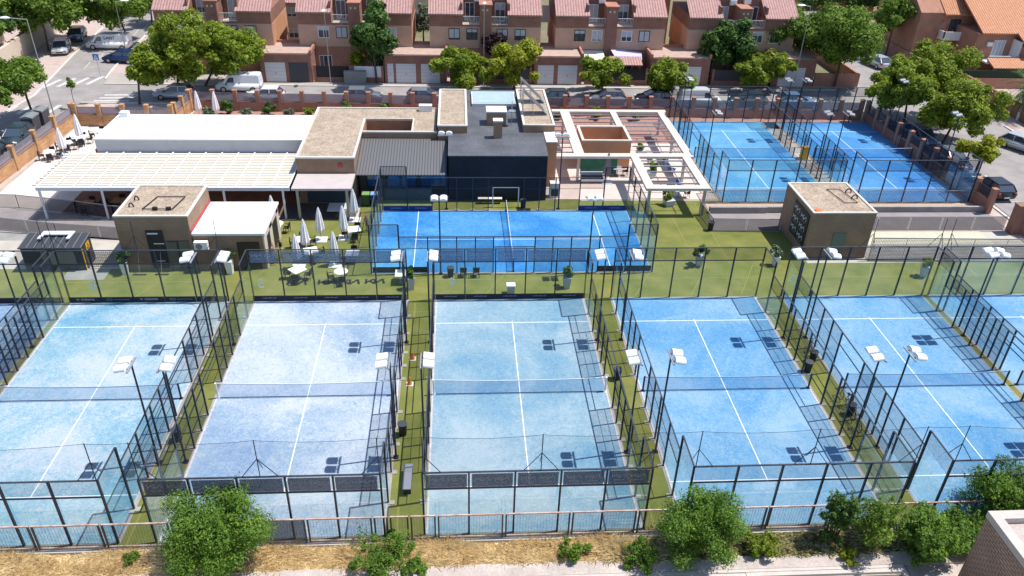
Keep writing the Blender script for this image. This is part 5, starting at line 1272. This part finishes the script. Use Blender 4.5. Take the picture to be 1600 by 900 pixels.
# dry grass bank
def grass(name, label, x0, x1, y0, y1, n, h, m, seed):
    rg = np.random.default_rng(seed)
    p = np.stack([rg.uniform(x0,x1,n), rg.uniform(y0,y1,n), np.zeros(n)], 1)
    cl = np.sin(p[:,0]*1.7)+np.sin(p[:,0]*.63+2)+np.sin(p[:,1]*4+p[:,0]); hh = h*(.55+.3*rg.random(n)+.16*cl).clip(.15,2)
    bend = rg.normal(size=(n,2))*1.1; a = rg.uniform(0,6.28,n); wv = np.stack([np.cos(a),np.sin(a),np.zeros(n)],1)*.02
    top = p+np.stack([bend[:,0]*hh,bend[:,1]*hh*.7,hh],1); mid = p+np.stack([bend[:,0]*hh*.3,bend[:,1]*hh*.2,hh*.6],1)
    v = np.empty((n,4,3)); v[:,0] = p-wv; v[:,1] = p+wv; v[:,2] = top+wv*.3; v[:,3] = mid-wv
    me = leafmesh(name, v.reshape(-1,3), m); o = link(name, me); o['kind'] = 'stuff'; o['label'] = label; o['category'] = 'grass'
MAT['straw'] = leafmat('dry_straw', (.66,.5,.27), (.92,.76,.47), (.97,.9,.68), .5)
MAT['greengrass'] = leafmat('green_weeds', (.06,.1,.02), (.14,.19,.04), (.3,.3,.1), .2)
sheet('earth_bank', [(-40,-11.85),(30,-11.85),(30,-10.15),(-40,-10.15)], .006, mat('dry_earth', (.74,.6,.4), (.9,.78,.57), scale=2.5, rough=1, fine=(14,.25)))
grass('dry_grass', 'pale dry grass on the bank below the fence, left and centre', -22, 11.5, -11.75, -10.5, 26000, .36, 'straw', 3)
grass('green_grass', 'green weeds and grass at the feet of the foreground bushes', 8, 27, -11.8, -10.5, 14000, .28, 'greengrass', 4)
grass('dry_grass', 'sparse dry grass between the right foreground bushes', 12, 25, -11.75, -10.5, 6000, .3, 'straw', 5)

# foreground fence
def fg_fence():
    segs = [(-22.6,-19.8),(-19.7,-16.8),(-16.7,-13.9),(-13.8,-11.0),(-10.9,-8.1),(-8.0,-5.2),(-5.1,-2.3),(-2.2,-1.6),(-1.5,-.7),(-.6,.5),(.6,3.5),(3.6,6.5),(6.6,9.5),(9.6,12.5),(12.6,15.5),(15.6,18.5),(18.6,21.5),(21.6,24.5),(24.6,27.5),(27.6,30.4)]
    t = thing('boundary_fence', 'long brown steel bar fence in the foreground, between the courts and the bank', 'fence', (0,-10.3,0))
    obj('kerb', MB().box(-24.7,30.5,-.2,.12,0,.16), 'conc', t)
    lo = MB(); 
    for a, b in segs:
        L = b-a; f = MB().box(a,b,-.03,.03,1.58,1.64); obj('top_rail', f, 'rustrail', t)
        obj('bottom_rail', MB().box(a,b,-.03,.03,.22,.27), 'rustrail', t)
        for x in (a+.03,b-.03): obj('post', MB().box(x-.035,x+.035,-.04,.04,.16,1.6), 'brownpost', t)
        w_ = MB(); n = int(L/.13)
        for i in range(1,n): x = a+L*i/n; w_.box(x-.003,x+.003,-.003,.003,.27,1.58)
        obj('bars', w_, 'brownpost', t) if n > 1 else None; q_ = MB(); q_.quad((a+.07,.012,.27),(b-.07,.012,.27),(b-.07,.012,1.58),(a+.07,.012,1.58)); obj('mesh_infill', q_, 'infilldark' if a == -8.0 else 'infill', t)
MAT['infill'] = sheer('perforated_infill', (.95,.95,.97), .13, (.08,.08,.1)); MAT['infilldark'] = sheer('perforated_infill_dark', (.6,.6,.6), .72, (.1,.09,.1))
MAT['rustrail'] = mat('rusty_rail', (.42,.2,.14), (.6,.5,.45), scale=2.5, rough=.7)
MAT['brownpost'] = mat('brown_post', (.09,.065,.055), rough=.6)
fg_fence()
# foreground rooftop: concrete edge, well, brick stair block
t = thing('roof_terrace', 'concrete roof edge with a recessed rectangular well along the bottom of the photo', 'roof', (0,-12,0))
MAT['concpink'] = mat('weathered_concrete', (.4,.34,.31), (.52,.45,.41), scale=.9, rough=.95, fine=(9,.12), detail=8)
MAT['slab'] = mat('pale_slab', (.56,.5,.46), (.5,.44,.4), scale=1.2, rough=.9, fine=(8,.06))
mpart(t, 'edge', MB().box(-40,32,-12.45,-11.75,-.5,.12), 'concpink')
mpart(t, 'slab', MB().box(-40,14.0,-13.4,-12.46,-.5,.05).box(21.3,32,-20,-12.46,-.5,.05).box(-40,14.0,-20,-13.5,-.5,-.9+.45), 'concpink')
mpart(t, 'coping', MB().box(-5,21.2,-12.62,-12.47,.0,.13).box(3,14.0,-13.3,-12.64,.04,.1).box(14.0,21.2,-12.84,-12.64,.0,.13).box(21.0,21.2,-15.5,-12.84,.0,.13).box(14.0,14.2,-15.5,-12.84,.0,.13), 'slab')
mpart(t, 'well', MB().box(14.2,21.0,-15.6,-12.85,-1.6,-1.5).box(14.2,21.0,-12.9,-12.845,-1.5,.0).box(20.95,21.0,-15.5,-12.9,-1.5,0).box(14.2,14.25,-15.5,-12.9,-1.5,0), 'concpink')
MAT['scorbrick'] = brick('perforated_brick', (.46,.31,.24), (.4,.27,.21), (.22,.14,.11), bw=.3, bh=.14, msize=.022, noise=.12)
t = thing('stair_block', 'square brick stair block with pale parapet in the bottom right corner', 'building', (27,-16,0))
mpart(t, 'wall', MB().box(23.3,31,-20,-13.2,-.4,3.85), 'scorbrick')
mpart(t, 'roof', MB().box(23.75,30.6,-19.7,-13.65,3.85,3.9), 'concpink')
P(parapet(23.3,31,-20,-13.2,3.86,'slab',w=.4,h=.32), t)
mpart(t, 'hatch', MB().prism([(25.2,-14.9),(26.6,-14.7),(27.4,-15.6),(27.2,-16.2),(26.4,-15.5),(25.3,-15.4)],3.9,4.15), 'whitemetal')

# ------------------------------------------------------------------ furniture
def planter(label, x, y, h, m='white', r=.62, plant='leaf_dark', w_=.42):
    t = thing('planter', label, 'planter', (x,y,0), RG.uniform(-.3,.3), 'tall square planters')
    b = MB(); a, c = w_*.8/2*1.1, w_/2*1.2; b.v = [(-a,-a,0),(a,-a,0),(a,a,0),(-a,a,0),(-c,-c,h),(c,-c,h),(c,c,h),(-c,c,h)]; b.f = [(0,3,2,1),(4,5,6,7),(0,1,5,4),(1,2,6,5),(2,3,7,6),(3,0,4,7)]; b.m = [0]*6
    obj('pot', b, m, t)
    p, nr, C = crown_pts(0,0,h-.05,h+.85,r,520,10,int(abs(x*91)))
    f = link('plant', leafmesh('plant', leaves(p, nr, .09, 1.3), plant), t)
    s = MB()
    for c_ in C[:5]: s.tube((0,0,h-.05), tuple(c_), .02, .008, 5)
    obj('stems', s, 'bark', f)
MAT['potgrey'] = mat('pale_planter', (.5,.52,.56), rough=.5)
planter('white square planter left of the black door sign', -21.4,13.75,.95,'white')
planter('white square planter at the corner of the white-roofed kiosk', -14.3,13.7,1.0,'white')
planter('tall pale planter with a shrub behind the centre court, right part', 9.0,11.4,.85,'potgrey',.5)
planter('pale planter with a shrub alone on the turf right of the vivid court', 19.1,14.4,.8,'potgrey',.62)
planter('white planter with a shrub left of the signed kiosk', 24.8,14.3,.8,'white',.5,'leaf_grey')
planter('narrow pale planter between the lavender and the centre court ends', -1.7,11.4,.95,'potgrey',.35)
planter('pale planter behind the court in front of the kiosk', 35.2,12.6,.8,'potgrey',.4,'leaf_yellow')
for x, y, lb in ((19.0,35.2,'on the terrace under the right beams'),(18.9,30.4,'in the middle of the terrace beams'),(19.2,24.5,'under the nearest bay of the beam pergola')):
    planter('grey planter with a shrub '+lb, x, y, .55, 'potgrey', .55, 'leaf_mid', .7)
def parasol(label, x, y, h=2.75, m='fabricwhite', base=True, closed=True):
    t = thing('parasol', label, 'parasol', (x,y,0), 0, 'closed white parasols' if m == 'fabricwhite' else None) if m == 'fabricwhite' else thing('parasol', label, 'parasol', (x,y,0))
    obj('pole', MB().tube((0,0,0),(0,0,h),.03,n=8), 'galv', t)
    c = MB(); k = 16
    for j, (z, r0) in enumerate(((.7,.30),(.95,.36),(1.6,.28),(2.2,.19),(h-.12,.08),(h+.02,.015))):
        for i in range(k):
            a = 2*math.pi*i/k; r_ = r0*(1 if i % 2 else .72); c.v.append((math.cos(a)*r_, math.sin(a)*r_, z+(.12 if (i % 2 == 0 and j == 0) else 0)))
        if j:
            for i in range(k): i2 = (i+1) % k; c.f.append(((j-1)*k+i,(j-1)*k+i2,j*k+i2,j*k+i)); c.m.append(0)
    obj('folded_canopy', c, m, t)
    obj('tie', MB().lathe([(.3,1.05),(.29,1.1)], n=12), 'potgrey', t) if False else None
    if base: obj('base', MB().box(-.45,.45,-.45,.45,.01,.07), 'white', t)
MAT['fabricwhite'] = mat('parasol_cloth', (.84,.82,.82), (.76,.74,.76), scale=3, rough=.85)
MAT['fabricmauve'] = mat('mauve_cloth', (.25,.2,.24), rough=.85)
for x, y, lb in ((-8.75,18.5,'closed white parasol with a visible square base before the porch'),(-9.55,16.6,'closed white parasol second nearest to the white kiosk'),(-9.75,14.3,'closed white parasol nearest to the turquoise court side'),
    (-7.05,18.8,'closed white parasol beside the square white table near the vivid court'),(-7.2,14.7,'closed white parasol just behind the bannered cage end'),(-6.6,21.8,'closed white parasol at the right porch post'),(-12.6,20.6,'closed white parasol between the kiosk and the cream pergola'),
    (-34.1,34.9,'nearest closed parasol on the far left terrace'),(-34.0,38.4,'farther closed parasol on the far left terrace'),(-25.0,45.6,'left closed parasol tip behind the white hall'),(-23.2,45.5,'right closed parasol tip behind the white hall')):
    parasol(lb, x, y)
parasol('closed mauve parasol beside the storage block on the right terrace', 14.7, 29.2, 2.8, 'fabricmauve')
def table(label, x, y, w_=.85, rz=0, m='white', round_=False, h=.74):
    t = thing('table', label, 'table', (x,y,0), rz, 'cafe tables')
    obj('tabletop', MB().tube((0,0,h-.03),(0,0,h),w_/2,n=20) if round_ else MB().box(-w_/2,w_/2,-w_/2,w_/2,h-.03,h), m, t)
    obj('pedestal', MB().tube((0,0,.02),(0,0,h-.03),.035,n=8).box(-.25,.25,-.25,.25,0,.03), 'grey', t)
def chair_proto():
    t = thing('chair', 'x', 'chair', (0,0,0), 0, 'dark cafe chairs')
    obj('seat', MB().box(-.22,.22,-.22,.22,.42,.46), 'chair', t); obj('backrest', MB().box(-.22,.22,.19,.23,.5,.84), 'chair', t)
    for sx in (-1,1):
        for sy in (-1,1): obj('leg', MB().bar((sx*.2,sy*.2,0),(sx*.19,sy*.19,.42 if sy < 0 else .84),.03), 'chair', t)
        obj('armrest', MB().bar((sx*.23,-.2,.64),(sx*.23,.2,.66),.03), 'chair', t)
    return t
CH = []
def chairs(x, y, angs, lb, d=.72):
    for i, a in enumerate(angs):
        a_ = R(a); loc = (x+math.cos(a_)*d, y+math.sin(a_)*d, 0); w = {0:'right',90:'far',180:'left',270:'near'}[round(a/90)*90 % 360]
        l_ = f'dark chair {w} of {lb}'
        if not CH: c = chair_proto(); c['label'] = l_; c.location = loc; c.rotation_euler = (0,0,a_-math.pi/2); CH.append(c)
        else: dup(CH[0], loc, a_-math.pi/2, l_)
for x, y, rz, rd, lb, ang in ((-12.2,19.9,0,True,'the round table by the kiosk corner',(250,350)),(-9.9,17.4,30,False,'the table between two near parasols',(10,100,190)),(-9.0,15.6,20,False,'the table second from the cage end',(20,200,300)),
    (-6.3,18.9,15,False,'the square table beside the vivid court',(80,190,280)),(-6.0,15.2,0,False,'the square table at the corner of the vivid court',(90,200)),(-9.5,12.9,45,False,'the tilted table behind the bannered cage end',(180,270,350)),
    (-6.5,12.6,40,True,'the small round table behind the bannered end',(200,280)),(-2.3,12.3,0,False,'the square white table behind the lavender court end',())):
    table('white table: '+lb[4:], x, y, .95, R(rz), 'white', rd); chairs(x, y, ang, lb)
table('long grey table in the shade of the porch', -8.0,22.7,1.5,0,'potgrey'); 
for i, (x, y) in enumerate(((-27.6,23.6),(-25.4,24.0),(-23.4,23.7))):
    lb = ('left','middle','right')[i]+' table under the cream pergola'
    table('brown table, the '+lb, x, y, .9, 0, 'wood'); chairs(x, y, (0,90,180,270), 'the '+lb)
for i, (x, y, rz) in enumerate(((-35.0,34.2,20),(-34.4,36.4,35),(-33.7,37.9,10),(-32.6,39.5,0))):
    lb = ('nearest','second','third','farthest')[i]+' table of the far left terrace'
    table('white table, the '+lb, x, y, .95, R(rz)); chairs(x, y, (10,100,200,290), 'the '+lb)
for i, (x, y) in enumerate(((15.9,30.7),(20.4,26.0),(20.2,33.4))):
    lb = ('one near the storage block','one under the nearest beams','one near the right beams')[i]
    table('small terrace table, the '+lb, x, y, .8, 0, 'potgrey'); chairs(x, y, (0,180), 'the small terrace table, the '+lb)
for i, x in enumerate((1.9, 2.8)):
    dup(CH[0], (x,13.0,0), R(180), ('left','right')[i]+' one of two lounge chairs facing the centre court end', 'dark cafe chairs')
# lounger-like blue seats on the terrace
for i, y in enumerate((27.6, 31.4)):
    t = thing('beach_chair', ('nearer','farther')[i]+' blue chair beside the terrace columns', 'chair', (21.1,y,0), R(60), 'blue chairs')
    obj('seat', MB().box(-.3,.3,-.3,.3,.3,.36), 'bluecloth', t) if 'bluecloth' in MAT else MAT.update(bluecloth=mat('blue_cloth', (.02,.08,.4), rough=.8)) or obj('seat', MB().box(-.3,.3,-.3,.3,.3,.36), 'bluecloth', t)
    obj('backrest', MB().bar((0,.3,.35),(0,.55,.9),.6,.04), 'bluecloth', t); obj('frame', MB().bar((-.3,-.3,0),(-.3,.4,.6),.03).bar((.3,-.3,0),(.3,.4,.6),.03), 'galv', t)
# wheelie bins, sofa, tarp
def wheelie(label, x, y, m, lid):
    t = thing('wheelie_bin', label, 'bin', (x,y,0), 0, 'wheelie bins')
    obj('body', MB().profile([(-.25,.05),(.25,.05),(.32,1.0),(-.32,1.0)], -.29, .29, 'x'), m, t); obj('lid', MB().box(-.31,.31,-.36,.34,1.0,1.08), lid, t)
    for s in (-1,1): obj('wheel', MB().tube((s*.24,.28,.1),(s*.3,.28,.1),.1,n=10), 'signblack', t)
MAT['bingreen'] = mat('bin_green', (.03,.09,.03), rough=.5); MAT['bingreenlid'] = mat('bin_green_lid', (.2,.32,.1), rough=.5)
MAT['binblue'] = mat('bin_blue', (.01,.05,.2), rough=.5); MAT['binbluelid'] = mat('bin_blue_lid', (.2,.38,.7), rough=.5)
wheelie('green wheelie bin under the ribbed roof edge', -5.95, 24.6, 'bingreen', 'bingreenlid'); wheelie('blue wheelie bin under the ribbed roof edge', -5.25, 24.6, 'binblue', 'binbluelid')
t = thing('tarpaulin', 'green tarpaulin screen hanging below the front pergola beam', 'tarpaulin', (14.3,30.6,0)); obj('sheet', MB().box(-1.8,1.5,-.03,.03,.2,2.0), mat('tarp_green', (.03,.14,.09), (.05,.2,.12), scale=2, rough=.8), t)
t = thing('sofa', 'white and grey outdoor sofa in front of the green tarpaulin', 'sofa', (13.4,29.3,0))
obj('seat', MB().box(-1.0,1.0,-.4,.4,.2,.42), 'white', t); obj('backrest', MB().box(-1.0,1.0,.3,.45,.42,.8), 'potgrey', t); obj('cushion', MB().box(-.95,.95,-.38,.28,.42,.5), 'darkgrey', t)
t = thing('display_fridge', 'small white fridge at the right corner of the black hall', 'fridge', (9.7,26.3,0)); obj('body', MB().box(-.4,.4,-.35,.35,0,1.3), 'white', t); obj('door', MB().box(-.3,.3,-.37,-.352,.15,.8), 'darkgrey', t)
t = thing('goal_frame', 'white tubular frame standing behind the vivid court net post', 'frame', (5.45,24.2,0))
for x in (-1.05,1.05): obj('upright', MB().tube((x,0,0),(x,0,1.75),.045), 'bluewhite' if 'bluewhite' in MAT else 'potgrey', t)
obj('crossbar', MB().tube((-1.08,0,1.75),(1.08,0,1.75),.045), 'potgrey', t)
t = thing('bench', 'long pale bench against the black hall wall', 'bench', (4.2,24.9,0)); obj('seat', MB().box(-1.0,1.0,-.18,.18,.42,.48), 'cap', t)
for x in (-.8,.8): obj('leg', MB().box(x-.04,x+.04,-.15,.15,0,.42), 'darkgrey', t)
def bench(label, x, y):
    t = thing('bench', label, 'bench', (x,y,0), 0, 'grey benches in the aisle'); obj('seat', MB().box(-.22,.22,-.85,.85,.42,.46), 'galv', t)
    for s in (-1,1): obj('leg', MB().box(-.18,.18,s*.7-.03,s*.7+.03,0,.42), 'darkgrey', t)
bench('grey metal bench in the turf aisle left of the centre court', -.95, -6.7)
def litter(label, x, y, h=.75, r=.24):
    t = thing('litter_bin', label, 'bin', (x,y,0), 0, 'black litter bins'); obj('body', MB().lathe([(r*.8,0),(r,h),(r*.9,h+.01),(r*.75,.05)], n=14), 'signblack', t); obj('rim', MB().lathe([(r,h-.04),(r+.02,h-.02),(r+.02,h+.01),(r,h+.015)], n=14), 'darkgrey', t)
for x, y, lb in ((-1.4,-3.2,'in the aisle left of the centre court'),(-12.9,-3.3,'between the turquoise and lavender courts'),(10.75,1.2,'beside the right net post of the centre court'),(22.3,1.6,'beside the right net post of the court right of centre'),(1.0,13.0,'behind the centre court end, left part'),(6.9,24.0,'behind the vivid court beside the goal frame'),(21.5,19.9,'at the lower corner of the mesh fence box'),(23.2,-2.3,'in the aisle left of the kiosk court'),(23.0,2.6,'in the aisle left of the kiosk court, farther')):
    litter('black litter bin '+lb, x, y)
t = thing('ball_box', 'white box on the turf behind the centre court end', 'box', (5.1,10.75,0)); obj('body', MB().box(-.25,.25,-.2,.2,0,.62), 'potgrey', t); obj('lid', MB().box(-.3,.3,-.25,.25,.62,.7), 'white', t)
t = thing('yellow_cabinet', 'yellow cabinet in the strip between the two back courts', 'cabinet', (34.85,34.9,0)); obj('body', MB().box(-.3,.3,-.3,.3,0,1.15), 'yellow', t); obj('lid', MB().box(-.34,.34,-.34,.34,1.15,1.2), 'wood', t)
for i, (x, y) in enumerate(((-1.25,1.0),(-1.2,3.4))):
    t = thing('traffic_cone', ('nearer','farther')[i]+' orange cone-shaped equipment in the aisle by the lavender court net', 'cone', (x,y,0), 0, 'orange cones'); obj('cone', MB().lathe([(.15,.03),(.03,.5)], n=12), mat('cone_orange', (.75,.2,.04), rough=.5), t); obj('base', MB().box(-.2,.2,-.2,.2,0,.03), 'cap', t)
def bike(label, x, y, rz):
    t = thing('bicycle', label, 'bicycle', (x,y,0), rz, 'bicycles')
    for s in (-.5,.5):
        w_ = MB(); 
        for i in range(16): a, b = i*math.pi/8, (i+1)*math.pi/8; w_.tube((s+.33*math.cos(a),0,.35+.33*math.sin(a)),(s+.33*math.cos(b),0,.35+.33*math.sin(b)),.022,n=5,caps=False)
        for i in range(4): a = i*math.pi/4; w_.tube((s+.32*math.cos(a),0,.35+.32*math.sin(a)),(s-.32*math.cos(a),0,.35-.32*math.sin(a)),.006,n=3)
        obj('wheel', w_, 'signblack', t)
    fr = MB()
    for a, b in (((-.5,.35),(-.1,.35)),((-.5,.35),(-.2,.8)),((-.1,.35),(-.22,.88)),((-.1,.35),(.35,.8)),((-.2,.8),(.35,.82)),((.5,.35),(.33,.95))): fr.tube((a[0],0,a[1]),(b[0],0,b[1]),.02,n=6)
    obj('frame', fr, 'grey', t); obj('saddle', MB().box(-.34,-.12,-.06,.06,.88,.93), 'signblack', t); obj('handlebar', MB().tube((.33,-.25,.97),(.33,.25,.97),.016,n=6), 'signblack', t)
bike('bicycle leaning by the cage of the kiosk court, nearer one', 23.1,-3.2,R(85)); bike('bicycle leaning by the cage of the kiosk court, middle one', 23.25,-1.4,R(95)); bike('bicycle leaning by the cage of the kiosk court, farther one', 23.2,3.3,R(80))
# container shed on the left
t = thing('storage_cabin', 'low dark cabin with slatted roof and white boards on top, left edge', 'cabin', (-26.2,15,0))
obj('wall', MB().box(-2.0,2.0,-.8,.8,0,1.8), 'darkgrey', t); obj('roof', MB().profile([(-.9,1.8),(.9,2.05),(.9,1.98),(-.9,1.73)], -2.1,2.1,'x'), 'darkgrey', t)
for i in range(9): obj('roof_rib', MB().profile([(-.9,1.81),(.9,2.06),(.9,2.11),(-.9,1.86)], -2.05+i*.51,-2.0+i*.51,'x'), 'grey', t)
obj('front_mesh', MB().box(-.7,1.5,-.84,-.802,.5,1.5), 'grey', t); obj('side_panel', MB().box(2.001,2.02,-.8,.8,0,1.8), mat('side_dark', (.07,.045,.05), rough=.7), t)
wsn = obj('warning_sign', MB().box(2.021,2.035,-.1,.45,1.2,1.75), 'yellow', t); ts = MB().bar((2.04,.0,1.3),(2.04,.35,1.3),.03,.02).bar((2.04,.0,1.3),(2.04,.175,1.62),.03,.02).bar((2.04,.35,1.3),(2.04,.175,1.62),.03,.02); obj('symbol', ts, 'signblack', wsn)
obj('warning_strip', MB().box(2.021,2.04,-.78,-.66,0,1.8), 'yellow', t)
t = thing('white_boards', 'white U-shaped boards lying on the slatted cabin roof', 'boards', (-26.2,15.3,2.12)); obj('board', MB().box(-1.0,1.1,.1,.6,0,.08).box(-1.0,-.8,-.5,.1,0,.08).box(.9,1.1,-.5,.1,0,.08), 'white', t)
t = thing('mesh_gate', 'small steel mesh gate between the cabin and the brick block', 'gate', (-23.0,14.5,0)); obj('mesh', MB().box(-1.1,1.1,-.01,.01,.05,1.3), 'fencegrid', t)
for x in (-1.1,1.1): obj('post', MB().box(x-.03,x+.03,-.03,.03,0,1.35), 'galv', t)
# number-like court discs on the glass: round pale stickers
for i, (x, lb) in enumerate(((CX[1]+1.7,'turquoise'),(CX[2]+.55,'lavender'),(CX[3]+1.2,'centre'),(CX[4]+.6,'right of centre'),(CX[5]+.5,'kiosk'))):
    t = CAGES[i+1]; o = link('number_sticker', text_mesh(('6','5','4','3','2')[i], 1.0, 'letterpale' if 'letterpale' in MAT else 'letter'), t); o.location = (x-CX[i+1]-5, HL-.02+.02, 1.35); o.rotation_euler = (R(90),0,R(180))
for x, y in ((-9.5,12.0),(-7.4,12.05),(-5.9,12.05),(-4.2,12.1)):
    o = link('turf_sign_shadow', logo_mesh(1.25,.62,'signblack',th=.15), None, (x,y,.012), rot=(R(-90),0,0)); o['kind'] = 'structure'  # dark logo shapes painted flat on the turf as a sign's cast shadow
# brooms leaning at the block
for i, x in enumerate((-20.4,-18.9)):
    t = thing('court_broom', ('left','right')[i]+' wide court broom leaning against the block wall', 'broom', (x,13.6,0), 0, 'court brooms'); obj('handle', MB().tube((0,-.1,.05),(0,.5,1.5),.015,n=6), 'galv', t); obj('head', MB().box(-.45,.45,-.15,-.03,0,.07), 'darkgrey', t)
# people
def person(label, x, y, rz, shirt, shorts, skin=(.45,.26,.18), h=1.74, arm=(.5,.4)):
    t = thing('person', label, 'person', (x,y,0), rz)
    J = {'pelvis':(0,0,.95),'chest':(0,.0,1.3),'neck':(0,.0,1.48),'head':(0,-.01,1.6),'crown':(0,-.01,1.72)}
    V = [(0,0,.95),(0,0,1.15),(0,0,1.36),(0,0,1.49),(0,-.015,1.58),(0,-.01,1.70)]; E_ = [(0,1),(1,2),(2,3),(3,4),(4,5)]; Rd = [.15,.135,.155,.055,.09,.075]
    for s in (-1,1):
        k = len(V); V += [(s*.17,0,1.42),(s*.25,.02,1.16),(s*.22,-.16,.98),(s*.19,-.24,.94)]; E_ += [(2,k),(k,k+1),(k+1,k+2),(k+2,k+3)]; Rd += [.06,.045,.035,.035]
        k = len(V); V += [(s*.1,0,.88),(s*.12,-.03*s,.5),(s*.13,.04*s,.08),(s*.13,-.12+.04*s,.04)]; E_ += [(0,k),(k,k+1),(k+1,k+2),(k+2,k+3)]; Rd += [.1,.065,.042,.04]
    me = bpy.data.meshes.new('body'); me.from_pydata(V, E_, []); o = link('body', me, t)
    md = o.modifiers.new('skin', 'SKIN'); o.modifiers.new('s', 'SUBSURF').levels = 1; o.modifiers['s'].render_levels = 1
    sv = me.skin_vertices[0].data if me.skin_vertices else None
    if sv is None:
        bm = bmesh.new(); bm.from_mesh(me); bm.verts.layers.skin.verify(); bm.to_mesh(me); bm.free(); sv = me.skin_vertices[0].data
    for i, r_ in enumerate(Rd): sv[i].radius = (r_, r_*(.72 if i < 3 else 1)); sv[i].use_root = (i == 0)
    dg = bpy.context.evaluated_depsgraph_get(); m2 = bpy.data.meshes.new_from_object(o.evaluated_get(dg)); o.modifiers.clear(); o.data = m2
    for c_, nm in ((skin,'skin'),(shirt,'shirt_cloth'),(shorts,'shorts_cloth'),((.03,.02,.015),'hair')): m2.materials.append(mat(nm, c_, rough=.8))
    for p_ in m2.polygons:
        z = p_.center.z; ax = abs(p_.center.x); p_.use_smooth = True
        p_.material_index = 3 if (z > 1.66 or (z > 1.56 and p_.center.y > .03)) else 1 if (.98 < z < 1.47 and (ax < .2 or z > 1.2)) else 2 if (.55 < z <= .98 and ax < .2 and p_.center.y > -.14) else 0
    return t
person('person in a dark shirt and white shorts at the kiosk side opening', -11.1, 15.6, R(-60), (.03,.02,.03), (.7,.68,.66))
person('person with pale legs standing beside the nearer kiosk opening', -11.5, 14.9, R(80), (.25,.2,.2), (.5,.5,.52))
person('person in a dark top and red cap leaning beside the vivid court cage', -5.45, 19.9, R(-90), (.25,.12,.1), (.12,.1,.1))
